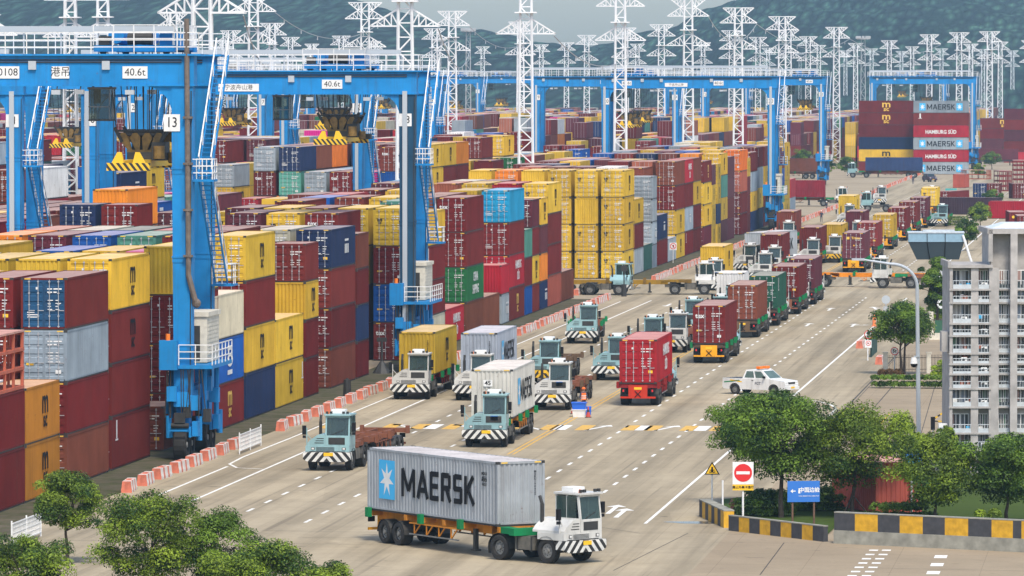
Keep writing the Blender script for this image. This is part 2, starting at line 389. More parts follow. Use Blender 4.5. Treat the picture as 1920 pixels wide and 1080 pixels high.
# dark joints between the concrete slabs
poly(seam, [(-20.4, 372), (-20.4, 566)], 0.10); poly(seam, [(-18.6, 300), (-18.6, 420)], 0.07)
for q in (((1560, 1003), (1740, 1008)), ((500, 995), (1000, 1003)), ((560, 1008), (720, 1009)), ((1120, 988), (1200, 1000)), ((1425, 1078), (1470, 1018)), ((1640, 1065), (1920, 1071)),
           ((1560, 800), (1690, 660)), ((1725, 820), (1760, 700)), ((1640, 800), (1780, 803)), ((1600, 850), (1770, 852)), ((1330, 1000), (1400, 1003)),
          ((-100, 1010), (700, 1022)), ((1150, 1070), (1290, 1000))):
    poly(seam, [G(*a) for a in q], 0.045, 0.0085)
struct('pavement_joint', seam.mesh('pavement_joint', M['seam']))
m, t, b = newmat('wet_patch'); b.inputs['Base Color'].default_value = (0.10, 0.09, 0.075, 1); b.inputs['Roughness'].default_value = 0.22; b.inputs['Specular IOR Level'].default_value = 0.2
c = G(1308, 980); mb = MB()
mb.quad([(c.x + 1.5 * math.cos(a) * (1 + .25 * math.sin(3 * a)), c.y + .8 * math.sin(a), 0.0095) for a in [i * math.pi / 9 for i in range(18)]])
struct('puddle', mb.mesh('puddle', m))
# forested hills behind the port
CREST = [(-900, -20), (-300, -70), (0, -62), (250, -45), (500, -30), (640, -22), (720, 0), (773, 13), (827, 30), (917, 48), (973, 62), (1057, 69), (1107, 73), (1165, 62), (1190, 50),
         (1223, 45), (1273, 36), (1303, 16), (1363, 0), (1450, -22), (1600, -34), (1750, -30), (1920, -15), (2300, 20), (2800, 60)]
def crest(u):
    for (a, p), (c, q) in zip(CREST, CREST[1:]):
        if u <= c: return p + (q - p) * max(0, (u - a)) / (c - a)
    return CREST[-1][1]
def hills():
    NU, NR = 640, 130; vs, fs = [], []
    for j in range(NR):
        r = 2350 + 2100 * j / (NR - 1)
        for i in range(NU):
            u = -900 + 3700 * i / (NU - 1)
            a = (u - 960) / FPX
            d = (FH + RIGHT * a) * r
            top = (145 - crest(u)) / FPX * 3600 + HC - 4
            if r < 3600:
                k = (r - 2350) / 1250; k = k * k * (3 - 2 * k)
                rg = 0.5 + 0.5 * noise.noise(Vector((d.x * 0.003, d.y * 0.0016, 3.0)))
                h = top * k * (1 - 0.45 * (1 - k) * rg)
            else: h = top * (1 - 0.8 * ((r - 3600) / 850) ** 2)
            h += min(1, max(0, h) / 15) * (7 * noise.noise(Vector((d.x, d.y * .3, 0)) * 0.009) + 2.6 * noise.noise(Vector((d.x, d.y * .3, 5)) * 0.04) + 1.7 * noise.noise(Vector((d.x, d.y * .3, 9)) * 0.13))
            vs.append((d.x, d.y, h - 0.6))
    for j in range(NR - 1):
        for i in range(NU - 1):
            k = j * NU + i; fs.append((k, k + 1, k + NU + 1, k + NU))
    me = bpy.data.meshes.new('hills'); me.from_pydata(vs, [], fs); me.materials.append(M['hill'])
    me.polygons.foreach_set('use_smooth', [True] * len(fs)); return me
struct('hills', hills())
# ---------------------------------------------------------------- shipping containers
W2 = 1.219
PAL = dict(m=('maroon', (0.138, 0.0155, 0.0150)), b=('brown', (0.170, 0.040, 0.026)), y=('yellow', (0.58, 0.37, 0.036)), f=('mustard', (0.40, 0.165, 0.022)), n=('navy', (0.016, 0.030, 0.085)), u=('blue', (0.012, 0.085, 0.33)),
           g=('green', (0.018, 0.125, 0.042)), r=('crimson', (0.36, 0.016, 0.028)), k=('magenta', (0.55, 0.014, 0.19)), e=('grey', (0.29, 0.34, 0.38)), w=('white', (0.68, 0.68, 0.67)),
           c=('cream', (0.50, 0.47, 0.36)), o=('orange', (0.68, 0.17, 0.022)), s=('salmon', (0.36, 0.085, 0.055)), t=('teal', (0.09, 0.27, 0.21)), d=('dark green', (0.035, 0.095, 0.080)),
           a=('cyan', (0.015, 0.24, 0.44)), p=('plum', (0.115, 0.023, 0.034)))
RAND = random.Random(11)
POOL = 'm' * 14 + 'p' * 3 + 'b' * 6 + 'y' * 10 + 'r' * 3 + 'n' * 2 + 'u' * 2 + 'g' + 'e' * 3 + 'w' + 'c' * 2 + 'o' + 's' * 2 + 't' + 'd' + 'k' + 'a'
def jit(c, rnd, a=0.20):
    k = 1 + rnd.uniform(-a, a); h = rnd.uniform(-0.04, 0.04); g = rnd.uniform(-.1, .45) if c[0] > 3 * c[1] else 0
    return (c[0] * k * (1 + h), c[1] * k * (1 + g), c[2] * k * (1 - h) * (1 + g * .5))
def wave(a0, a1, pitch, depth):
    n = max(1, round((a1 - a0) / pitch)); p = (a1 - a0) / n; pts = []
    for i in range(n):
        s = a0 + i * p
        pts += [(s, 0), (s + p * .32, 0), (s + p * .5, depth), (s + p * .82, depth)]
    return pts + [(a1, 0)]
def body_mesh(L, Hh, door):
    def mk():
        mb = MB(); l2 = L / 2; z0, z1 = 0.17, Hh - 0.11
        for sx in (-1, 1):                                   # corner posts, rails and corrugated side walls
            for sy in (-1, 1):
                mb.box(min(sx * W2, sx * (W2 - .11)), max(sx * W2, sx * (W2 - .11)), min(sy * l2, sy * (l2 - .12)), max(sy * l2, sy * (l2 - .12)), .118, Hh - .118)
                for z in (0, Hh - .118):
                    x0, x1 = sorted((sx * (W2 + .004), sx * (W2 - .16))); y0, y1 = sorted((sy * (l2 + .004), sy * (l2 - .18)))
                    mb.box(x0, x1, y0, y1, z, z + .118, 2)
            x0, x1 = sorted((sx * (W2 - .012), sx * (W2 - .07)))
            mb.box(x0, x1, -l2 + .18, l2 - .18, .09, z0, 0); mb.box(min(sx * (W2 - .05), sx * (W2 - .10)), max(sx * (W2 - .05), sx * (W2 - .10)), -l2 + .18, l2 - .18, .0, .089, 2); mb.box(x0, x1, -l2 + .18, l2 - .18, z1, Hh - .012, 0)  # inset dark strip paints in the shade between stacked tiers, along with underside grime
            pr = wave(-l2 + .12, l2 - .12, .28, .036)
            for (a, p), (c, q) in zip(pr, pr[1:]):
                xa, xc = sx * (W2 - .018 - p), sx * (W2 - .018 - q)
                pts = [(xa, a, z0), (xc, c, z0), (xc, c, z1), (xa, a, z1)]
                mb.quad(pts if sx > 0 else pts[::-1])
        pr = wave(-l2 + .18, l2 - .18, .42, .02)             # ribbed roof
        for (a, p), (c, q) in zip(pr, pr[1:]):
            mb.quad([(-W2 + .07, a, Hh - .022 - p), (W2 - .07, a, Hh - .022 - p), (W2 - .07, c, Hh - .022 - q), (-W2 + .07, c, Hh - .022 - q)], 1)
        mb.quad([(-W2 + .05, -l2 + .1, .1), (-W2 + .05, l2 - .1, .1), (W2 - .05, l2 - .1, .1), (W2 - .05, -l2 + .1, .1)], 2)
        for sy in (-1, 1):                                   # end frames
            y0, y1 = sorted((sy * l2 - sy * .01, sy * l2 - sy * .09))
            mb.box(-W2 + .16, W2 - .16, y0, y1, .085, z0, 0); mb.box(-W2 + .16, W2 - .16, y0 + .02 if sy < 0 else y0, y1 if sy < 0 else y1 - .02, .0, .084, 2); mb.box(-W2 + .16, W2 - .16, y0, y1, z1, Hh - .006, 0)  # dark strip below the sill: seam shade between tiers as colour, plus grime
            if sy < 0 and door:
                mb.quad([(-W2 + .11, -l2 + .1, z0), (W2 - .11, -l2 + .1, z0), (W2 - .11, -l2 + .1, z1), (-W2 + .11, -l2 + .1, z1)], 2)
                continue
            pr = wave(-W2 + .11, W2 - .11, .25, .048)
            for (a, p), (c, q) in zip(pr, pr[1:]):
                ya, yc = sy * (l2 - .03 - p), sy * (l2 - .03 - q)
                pts = [(a, ya, z0), (c, yc, z0), (c, yc, z1), (a, ya, z1)]
                mb.quad(pts if sy < 0 else pts[::-1])
        for sy in (-1, 1):                                   # yellow-black height marks
            for x in (-W2 + .36, W2 - .36):
                y0, y1 = sorted((sy * (l2 + .003), sy * (l2 - .006)))
                if Hh > 2.7: mb.box(x - .16, x + .16, sorted((sy * (l2 - .007), sy * (l2 - .001)))[0], sorted((sy * (l2 - .007), sy * (l2 - .001)))[1], Hh - .085, Hh - .025, 3)
        return mb.mesh('container_body', [M['paint'], M['roof'], M['dark'], M['gold']])
    return cached(('body', L, Hh, door), mk)
def door_mesh(Hh, side, var):
    def mk():
        mb = MB(); x0, x1 = (-W2 + .115, -.008) if side < 0 else (.008, W2 - .115); z0, z1 = .18, Hh - .12; yb, yf = .045, 0.0
        n = 5; zs = []; h = (z1 - z0) / n
        prof = [(z0, 0)]
        for i in range(n):
            a = z0 + i * h
            prof += [(a + h * .28, 0), (a + h * .36, .036), (a + h * .68, .036), (a + h * .76, 0)]
        prof += [(z1, 0)]
        e = .07
        for (a, p), (c, q) in zip(prof, prof[1:]):
            mb.quad([(x0 + e, yf + p, a), (x1 - e, yf + p, a), (x1 - e, yf + q, c), (x0 + e, yf + q, c)])
        mb.box(x0, x0 + e, yf - .006, yb, z0, z1); mb.box(x1 - e, x1, yf - .006, yb, z0, z1)
        mb.box(x0 + e, x1 - e, yf - .006, yb, z0, z0 + .05); mb.box(x0 + e, x1 - e, yf - .006, yb, z1 - .05, z1)
        r = random.Random(var * 7 + (side > 0))               # stencilled number rows and placards
        def mark(a, c, z, hh, m): mb.quad([(a, yf - .010, z), (c, yf - .010, z), (c, yf - .010, z + hh), (a, yf - .010, z + hh)], m)
        wd = x1 - x0
        if side > 0:
            for z in (.80, .73): mark(x0 + wd * .16, x0 + wd * .40, z0 + (z1 - z0) * z, .065, 1); mark(x0 + wd * .46, x0 + wd * (.86 if z > .75 else .62), z0 + (z1 - z0) * z, .065, 1)
            for k in range(4 if var else 3):
                z = .56 - k * .065
                for a0 in (.18, .56): mark(x0 + wd * a0, x0 + wd * (a0 + r.uniform(.14, .26)), z0 + (z1 - z0) * z, .045, 1)
            if var % 3 == 1: mark(x0 + wd * .60, x0 + wd * .86, z0 + (z1 - z0) * .20, .18, 2)
            if var % 3 == 2: mark(x0 + wd * .55, x0 + wd * .82, z0 + (z1 - z0) * .12, .2, 1)
        else:
            if var % 2: mark(x0 + wd * .62, x0 + wd * .74, z0 + (z1 - z0) * .80, .13, 1)
            if var == 2: mark(x0 + wd * .15, x0 + wd * .5, z0 + (z1 - z0) * .30, .12, 2)
            if var == 3:
                for k in range(3): mark(x0 + wd * .2, x0 + wd * r.uniform(.5, .8), z0 + (z1 - z0) * (.3 - k * .05), .05, 1)
        return mb.mesh('door', [M['paint'], M['mark'], M['syel']])
    return cached(('door', Hh, side, var), mk)
def bar_mesh(Hh):
    def mk():
        mb = MB(); mb.cyl((0, 0, .14), (0, 0, Hh - .10), .022, n=6)
        for z in (.2, .75, 1.35, Hh - .8, Hh - .2): mb.box(-.05, .05, -.02, .03, z - .03, z + .03)
        mb.box(-.02, .30, -.03, -.012, 1.02, 1.06)
        return mb.mesh('locking_bar', M['zinc'])
    return cached(('bar', Hh), mk)
LOGOS = {}
def msc(parent, face, p, k=1.0, mat=None):
    """two stacked rows of rounded letters, m over s c"""
    mat = mat or M['black']
    o = letter('logo', parent, face, p, 'm', 1.85 * k, mat, 0.030 * k, 1.25); 
    me = o.data
    q = on_face(face, p)
    s2 = letter('logo', parent, face, p, 'sc', 1.15 * k, mat, 0.026 * k, 1.15)
    o.matrix_local = q @ Matrix.Translation((0, .42 * k, 0)); s2.matrix_local = q @ Matrix.Translation((0, -.50 * k, 0))
def emblem_mesh(k):
    mb = MB()
    if k == 'one':                                           # short upright mark
        mb.box(-.16, .16, -.5, .5, 0, .004); mb.box(-.4, .4, -.62, -.52, 0, .004)
    elif k == 'cosco':                                       # ring with a bar above and below
        for i in range(16):
            a, b_ = i * math.pi / 8, (i + 1) * math.pi / 8
            mb.quad([(1.1 * math.cos(a), .42 * math.sin(a), .004), (1.1 * math.cos(b_), .42 * math.sin(b_), .004), (.65 * math.cos(b_), .22 * math.sin(b_), .004), (.65 * math.cos(a), .22 * math.sin(a), .004)])
        for y in (.75, -.75): mb.box(-.9, .9, y - .14, y + .14, 0, .004)
    else:
        for x in (-.7, 0, .7): mb.box(x - .22, x + .22, -.45, .2, 0, .004)
        mb.box(-.9, .9, .4, .55, 0, .004)
    return mb.mesh('logo', M['mark'])
GLY = dict(M=[((0, 0), (0, 1)), ((0, 1), (.42, .22)), ((.42, .22), (.84, 1)), ((.84, 1), (.84, 0))], A=[((0, 0), (.36, 1)), ((.36, 1), (.72, 0)), ((.12, .3), (.6, .3))], E=[((0, 0), (0, 1)), ((0, .93), (.55, .93)), ((0, .5), (.5, .5)), ((0, .07), (.55, .07))],
    R=[((0, 0), (0, 1)), ((0, .93), (.48, .93)), ((.52, .95), (.52, .48)), ((0, .48), (.5, .48)), ((.28, .46), (.58, 0))], S=[((.55, .93), (.05, .93)), ((.05, .98), (.05, .46)), ((.0, .5), (.55, .5)), ((.52, .54), (.52, .02)), ((.55, .07), (0, .07))], K=[((0, 0), (0, 1)), ((.05, .45), (.55, 1)), ((.16, .55), (.6, 0))])
def maersk_mesh(h, stroke=.16, gap=.28):
    def mk():
        mb = MB(); x = 0; wds = dict(M=.84, A=.72, E=.55, R=.57, S=.57, K=.58); tot = sum(wds[c] for c in 'MAERSK') + gap * 5; k_ = 0
        for c in 'MAERSK':
            for (a, b_), (d, e) in GLY[c]:
                p = Vector(((x + a - tot / 2) * h, (b_ - .5) * h, 0)); q = Vector(((x + d - tot / 2) * h, (e - .5) * h, 0)); u_ = (q - p).normalized(); n_ = Vector((-u_.y, u_.x, 0)) * stroke * h / 2; k_ += 1
                mb.hexa([tuple(v) for v in (p - n_, q - n_, q + n_, p + n_)] + [tuple(v + Vector((0, 0, .004 + .0008 * (k_ % 5)))) for v in (p - n_, q - n_, q + n_, p + n_)])
            x += wds[c] + gap
        return mb.mesh('lettering', M['black'])
    return cached(('maersk', h, stroke), mk)
def star_mesh():
    def mk():
        mb = MB(); mb.box(-.52, .52, -.62, .62, 0, .003, 1)
        pts = []
        for i in range(14):
            a = math.pi / 2 + i * math.pi / 7; r = (.50 if i % 2 == 0 else .19)
            pts.append((r * math.cos(a) * .92, r * 1.12 * math.sin(a), .0055))
        for i in range(14):
            mb.quad([(0, 0, .0055), pts[i], pts[(i + 1) % 14]], 0)
        return mb.mesh('star_logo', [M['white'], M['skyblue']])
    return cached('star', mk)
def container(loc, col, L=12.19, Hh=2.896, door=True, rz=0.0, logo=None, rnd=None, doorcol=None, var=None, parts=True):
    rnd = rnd or RAND
    base = jit(PAL[col][1], rnd) if isinstance(col, str) else col
    o = add('shipping_container', body_mesh(L, Hh, door), None, loc, rz, base)
    var = rnd.randrange(4) if var is None else var
    if door and parts:
        dc = doorcol or base
        for s in (-1, 1):
            d = add('door', door_mesh(Hh, s, var), o, (0, -L / 2 + .02, 0), 0, dc)
            for x in (.30, .78): add('locking_bar', bar_mesh(Hh), d, (s * x, -.03, 0))
    y0 = -L / 2 - .004; xs = W2 + .006; c = Hh / 2
    for lg in (logo or '').split():
        if lg == 'msc': msc(o, '+x', (xs, 0.6, c + .1))
        elif lg == 'mscy': msc(o, '+x', (xs, 0.6, c + .1), 1.0, M['gold'])
        elif lg == 'mscside': msc(o, '+x', (xs, 0, c + .05), 1.15, M['gold'])
        elif lg == 'mscsideb': msc(o, '+x', (xs, 0, c + .05), 1.15, M['black'])
        elif lg == 'mscd':
            letter('logo', o, '-y', (-.72, y0 + .0, Hh * .70), 'm', .42, M['black'], .016, 1.2); letter('logo', o, '-y', (-.72, y0, Hh * .62), 'sc', .26, M['black'], .012, 1.1)
        elif lg == 'tex': letter('logo', o, '-y', (-.70, y0, Hh * .73), 'tex', .50, M['mark'], .014)
        elif lg == 'cai': letter('logo', o, '-y', (-.70, y0, Hh * .73), 'CAI', .42, M['mark'], .012)
        elif lg == 'maersk':
            s = add('logo', star_mesh(), o, mat=on_face('+x', (xs, -2.6, c)) @ Matrix.Scale(1.25, 4)); add('lettering', maersk_mesh(1.2), o, mat=on_face('+x', (xs, 1.2, c)))
        elif lg == 'maerskside':
            for yy in (-4.1, 4.1): add('logo', star_mesh(), o, mat=on_face('+x', (xs, yy, c)) @ Matrix.Scale(1.3, 4))
            add('lettering', maersk_mesh(1.15), o, mat=on_face('+x', (xs, 0, c)))
        elif lg == 'maersktruck':
            add('logo', star_mesh(), o, mat=on_face('-x', (-xs, 4.2, c + .05)) @ Matrix.Scale(1.45, 4)); add('lettering', maersk_mesh(1.28, .19, .27), o, mat=on_face('-x', (-xs, -.62, c + .02)))
            for z in (.40, .30): letter('lettering', o, '-x', (-xs, -4.9, Hh * z + 1.05), 'MSKU\n45G1', .19, M['black'], .004)
            letter('lettering', o, '-y', (.72, y0, Hh * .66), '\n'.join('MSKU190425'), .14, M['black'], .004, lead=.8)
        elif lg == 'hamburg': letter('lettering', o, '+x', (xs, 0, c - .15), 'HAMBURG SÜD', 1.15, M['mark'], .03, .86)
        elif lg == 'hs': letter('lettering', o, '+x', (xs, 1.2, c), 'HAMBURG\nSÜD', 1.0, M['mark'], .025)
        elif lg == 'china': letter('lettering', o, '+x', (xs, .3, c), 'CHINA\nSHIPPING', 1.05, M['mark'], .02)
        elif lg in ('one', 'cosco', 'crest'):
            add('logo', cached(('emblem', lg), lambda: emblem_mesh(lg)), o, mat=on_face('+x', (xs, {'one': -4.6, 'cosco': .6, 'crest': 1.6}[lg], c + (.75 if lg == 'one' else 0))))
        elif lg == 'plate':
            mb = cached('plate45', lambda: MB().box(-.27, .27, -.19, .19, 0, .004).mesh('plate', M['white'])); add('plate', mb, o, mat=on_face('-y', (-.25, y0, Hh * .72)))
            letter('lettering', o, '-y', (-.25, y0 - .006, Hh * .72), '45', .36, M['black'], .01)
        elif lg == 'triton':
            letter('lettering', o, '-y', (.25, y0, Hh * .80), 'Triton', .36, M['gold'], .012); add('logo', cached('tsq', lambda: MB().box(-.17, .17, -.14, .14, 0, .004).mesh('logo', M['gold'])), o, mat=on_face('-y', (-.62, y0, Hh * .80)))
            add('placard', cached('dia', lambda: MB().quad([(0, -.1, 0), (.1, 0, 0), (0, .1, 0), (-.1, 0, 0)]).mesh('placard', M['syel'])), o, mat=on_face('-y', (.05, y0, Hh * .52)))
        elif lg == 'blueline': letter('lettering', o, '-y', (.45, y0, Hh * .62), '·—·—', .2, M['mark'], .004)
        elif lg == 'vert': letter('lettering', o, '-y', (.72, y0, Hh * .66), '\n'.join('TGHU482'), .15, M['black'] if isinstance(col, tuple) or col in 'yecw' else M['mark'], .004, lead=.8)
        elif lg == 'ysign':
            add('logo', cached('ydot', lambda: MB().quad([(.2 * math.cos(i * .45), .2 * math.sin(i * .45), 0) for i in range(14)]).mesh('logo', M['syel'])), o, mat=on_face('-y', (-.65, y0, Hh * .75)))
            add('mark', cached('ybars', lambda: MB().box(-.55, -.3, -.12, .12, 0, .004).box(-.2, .1, -.1, .12, 0, .004).box(.2, .55, -.12, .1, 0, .004).mesh('mark', M['gold'])), o, mat=on_face('-y', (.25, y0, Hh * .76)))
    return o
# ---- the yard: blocks of six rows, columns described from the ground up
ROWP = 2.85
cells = []            # (block,row,bay,tier,x,y,z,L,H,col,doorflag,front,right,top exposed)
A = [('k', 46, 12.19, 'mm'), ('s', 48, 9.1, 'ff'), (125, 40, 'bmem'), (209, 40, 'mmmy'), (332.5, 20, 'b'), (340.0, 40, 'mmmy'), (398, 40, 'muc'), (461, 40, 'nymy'), (517, 40, 'yy'), (573, 20, 'mmym'),
     (621, 40, 'bmmn'), (670, 20, 'mnmb'), (424.5, 40, ''), (760, 40, 'mumy'), (799, 40, 'cmmy'), (836, 40, 'r'), (875, 40, 'bgmm'), (906, 40, 'b'), (940, 20, 'er'), (955, 40, 'mrma'),
     (984.5, 20, 'umt'), (998, 20, 'mymp'), (1014, 20, 'nopy'), (1028, 40, 'smmy'), (1052, 40, 'b'),
     (1170, 40, 'yyyy'), (1188, 40, 'emy'), (1207, 40, 'd'), (1223, 20, 'eeee'), (1235, 40, 'mn'), (1252, 40, 'e'), (1268, 40, 'yymb'), (1284.5, 40, 'memr'), (1300, 40, 'mmyb'), (1320, 40, 'pyym'),
     (1335, 20, 'yyyp'), (1345, 20, 'ynyy'), (1351, 40, 'pyty'), (1364, 40, 'pmpp'), (1379, 40, ''), (1390, 40, 'mmso'), (1401, 20, 'mmmy'), (1409, 40, 'nyem'), (1420, 40, 'nyem'), (1433, 40, 'pmym'), (1445, 40, 'yyby'), (1456, 40, 'mtym'), (1466, 20, 'ytum'),
     (1471, 40, 'yyyy'), (1482, 40, 'er')]
bays = []
for it in A:
    if it[0] == 'k': y1 = YU(it[1]); bays.append((y1 - it[2], it[2], it[3]))
    elif it[0] == 's': bays.append((YU(it[1]), it[2], it[3]))
    else:
        y = it[0] if isinstance(it[0], float) and it[0] < 500 and it[0] in (332.5, 340.0, 424.5) else YU(it[0])
        bays.append((y, 6.06 if it[1] == 20 else 12.19, it[2]))
bays.sort()
SPEC = {}             # hand-placed columns behind the front row, (row, bay) -> tiers
def bay_at(y): return min(range(len(bays)), key=lambda i: abs(bays[i][0] - y))
for row, y, s in ((1, YU(209), 'mmmy'), (1, 352, 'mbmk'), (2, 352, 'mmry'), (3, 365, 'mmmu'), (1, YU(125), 'mmmm'), (1, 340, 'mmb'), (2, 340, 'mpm'), (3, 340, 'mbm'), (1, 365, 'mymm'), (2, 365, 'mmmt'), (1, 377, 'rmmm'), (2, 377, 'mmrr'),
                  (5, 391, 'mpmmn'), (5, 402, 'mpmoo'), (4, 391, 'mmpum'), (3, 391, 'mmmm'), (1, 391, 'mmmm'), (1, 402, 'myec'), (1, 415, 'mmmm'), (1, 424, 'mbmm'), (1, 441, 'mmyy'), (2, 441, 'mmmm'), (1, 454, 'mmnn'),
                  (1, 480, 'mmmb'), (2, 480, 'mmyy'), (1, 512, 'mmmy'), (1, 524, 'mmry'), (1, 530, 'mmry'), (1, 544, 'mmyr'),
                  (1, 622, 'yyyy'), (2, 622, 'yyyy'), (3, 622, 'mmyy'), (1, 634, 'mmmm'), (1, 645, 'mmmw'), (1, 661, 'mmmb'), (1, 676, 'mmbb')):
    SPEC[(row, bay_at(y))] = s
LOG = {'y': 'msc', 'r': 'hs', 'g': 'china', 'u': 'cosco'}
def put(block, row, bay, Xf, y, L, s, rnd, Hh):
    z = 0.0
    for t, c in enumerate(s):
        cells.append([block, row, bay, t, Xf - W2, y + L / 2, z, L, Hh, c, rnd.random()]); z += Hh
rnd = random.Random(5)
for bi, (y, L, s0) in enumerate(bays):
    Hh = 2.591 if L < 7 else (2.896 if bi % 4 != 2 else 2.75)
    put(0, 0, bi, -57.0, y, L, s0, rnd, Hh)
    for row in range(1, 6):
        s = SPEC.get((row, bi))
        if s is None:
            n = rnd.choice((3, 4, 4, 4, 4)) if y < 430 else rnd.choice((3, 4, 4, 4))
            if y > 620: n = rnd.choice((4, 4, 4, 3))
            if y < 300: n = rnd.choice((2, 3))
            pool = POOL if y < 620 else POOL + 'yyyyyyyyy'
            s = ''.join(rnd.choice(pool) for _ in range(n))
        put(0, row, bi, -57.0 - ROWP * row, y + rnd.uniform(-.12, .12), L, s, rnd, Hh)
for blk in list(range(1, 15)) + [15]:
    if blk == 15: blk = 0
    Xb = -57.0 - 27.0 * blk
    y = 330.0; bi = 0; base = 4
    while y < 2050:
        if blk == 0 and y < 1345: y += 12.7; continue
        if 566 < y < 622 or 910 < y < 945 or 1330 < y < 1370: y += 12.6; continue
        bi += 1
        if bi % 5 == 1: base = rnd.choice((3, 4, 4, 5))
        u0 = PX((Xb - 17, y, 8))[0]; u1 = PX((Xb, y, 8))[0]
        if u1 > -60 and u0 < 1960:
            for row in range(6):
                n = max(1, min(5, base + rnd.choice((-1, -1, 0, 0, 0, 1))))
                if y > 1370: n = min(n, 4)
                c0 = rnd.choice(POOL)
                s = ''.join((c0 if rnd.random() < .35 else rnd.choice(POOL)) for _ in range(n))
                put(blk, row, bi + (100 if blk == 0 else 0), Xb - ROWP * row, y, 12.19, s, rnd, 2.75)
        y += 12.7
# exposure and visible size of each container (painter's depth buffer at a quarter of the photo size)
occ = {}
for c in cells: occ[(c[0], c[1], c[2])] = max(occ.get((c[0], c[1], c[2]), 0), c[3] + 1)
BW, BH = 960, 540
zb = np.full((BH, BW), 1e9); ib = np.full((BH, BW), -1, int)
def raster(pts, idx):
    P = [PX(p) for p in pts]; X = [p[0] / 2 for p in P]; Y = [p[1] / 2 for p in P]
    x0, x1 = max(0, int(min(X))), min(BW - 1, int(max(X)) + 1); y0, y1 = max(0, int(min(Y))), min(BH - 1, int(max(Y)) + 1)
    if x0 > x1 or y0 > y1: return
    gx, gy = np.meshgrid(np.arange(x0, x1 + 1) + .5, np.arange(y0, y1 + 1) + .5)
    ins = np.ones(gx.shape, bool); sgn = 0
    for i in range(4):
        j = (i + 1) % 4; e = (X[j] - X[i]) * (gy - Y[i]) - (Y[j] - Y[i]) * (gx - X[i])
        if i == 0:
            ar = sum(X[k] * Y[(k + 1) % 4] - X[(k + 1) % 4] * Y[k] for k in range(4)); sgn = 1 if ar > 0 else -1
        ins &= (e * sgn >= 0)
    D = [(Vector(p) - Vector((0, 0, HC))).dot(FWD) for p in pts]
    A_ = np.array([[X[i], Y[i], 1] for i in range(4)]); co = np.linalg.lstsq(A_, 1 / np.array(D), rcond=None)[0]
    dep = 1 / np.maximum(1e-7, co[0] * gx + co[1] * gy + co[2])
    zs = zb[y0:y1 + 1, x0:x1 + 1]; is_ = ib[y0:y1 + 1, x0:x1 + 1]
    w_ = ins & (dep < zs - .01); zs[w_] = dep[w_]; is_[w_] = idx
expo = []
for i, (bk, row, bay, t, x, y, z, L, Hh, c, r_) in enumerate(cells):
    top = t + 1 >= occ[(bk, row, bay)]
    right = row == 0 or t >= occ.get((bk, row - 1, bay), 0)
    front = True
    if bk and t < occ.get((bk, row, bay - 1), 0): front = False
    expo.append((front, right, top))
    if bk > 3 or y > 960: continue
    a, b_, l, h = x - W2, x + W2, L / 2, z + Hh
    if front: raster([(a, y - l, z), (b_, y - l, z), (b_, y - l, h), (a, y - l, h)], i)
    if right: raster([(b_, y - l, z), (b_, y + l, z), (b_, y + l, h), (b_, y - l, h)], i)
    if top: raster([(a, y - l, h), (b_, y - l, h), (b_, y + l, h), (a, y + l, h)], i)
ids, cnt = np.unique(ib[ib >= 0], return_counts=True)
order = ids[np.argsort(-cnt)]
NIND = 236
indiv = set(int(i) for i in order[:NIND])
crnd = random.Random(3)
roadn = {}
k = 0
for bi, bq in enumerate(bays):
    if bq[2]: k += 1; roadn[bi] = k
def yard_label(row, bi, t, c, ntier, logo, doorc):
    nm = PAL[c][0]; what = {'msc': ' with black letters on its side', 'hs': ' with white lettering', 'china': ' with white lettering', 'cosco': ' with white lettering', 'one': ' with white lettering'}.get(logo.split()[0] if logo else '', '')
    lvl = 'topmost' if t == ntier - 1 else ('at ground level' if t == 0 else nth(t + 1) + ' tier')
    if ntier == 1: lvl = 'standing alone on the ground'
    if row == 0:
        return f"{nm} container{what}, {lvl}, {nth(roadn.get(bi, bi))} roadside column"
    return f"{nm} container, {lvl} of its stack, {nth(row + 1)} row back, {nth(bi + 1)} bay along"
stuff = []
for i, (bk, row, bay, t, x, y, z, L, Hh, c, r_) in enumerate(cells):
    ntier = occ[(bk, row, bay)]
    if i in indiv:
        door = r_ < .72; lg = []; dc = None
        if bk == 0 and row == 0:
            door = True
            if bays[bay][2] in ('mmym', ) and c == 'y': door = False
            if c == 'k' or (c == 'r' and (ntier == 1 or L < 7)): door = False
            if bays[bay][2] == 'mmmy' and 335 < y < 350: door = (c != 'y')
            if bays[bay][2] == 'mmmy' and y < 330 and t == 2: lg.append('msc')
            if bays[bay][2] == 'bmem' and t == 3: dc = (0.02, 0.075, 0.16)
        if c in 'yyrgu' and L > 8: lg.append(LOG[c])
        elif c == 'y': lg.append('msc')
        elif bk == 0 and c == 'm' and r_ > .82: lg.append('one' if r_ > .93 else 'mscy' if r_ < .86 else '')
        elif c == 'f' and y < 310: lg.append('msc')
        elif c in 'en' and r_ > .6: lg.append('crest')
        if door and c in 'mb' and r_ < .30: lg.append('tex')
        if door and c == 'y': lg.append('mscd')
        lg = ' '.join(q for q in lg if q)
        o = container((x, y, z), c, L, Hh, door, 0, lg, crnd, dc)
        if bk == 0: lab = yard_label(row, bay, t, c, ntier, lg, dc)
        else: lab = f"{PAL[c][0]} container {'topmost' if t == ntier - 1 else nth(t + 1) + ' tier'}, {nth(bk + 1)} block from the road, {nth(row + 1)} row, {nth(bay)} bay"
        tag(o, lab, 'container', 'containers stacked in the yard')
    elif any(expo[i]): stuff.append(i)
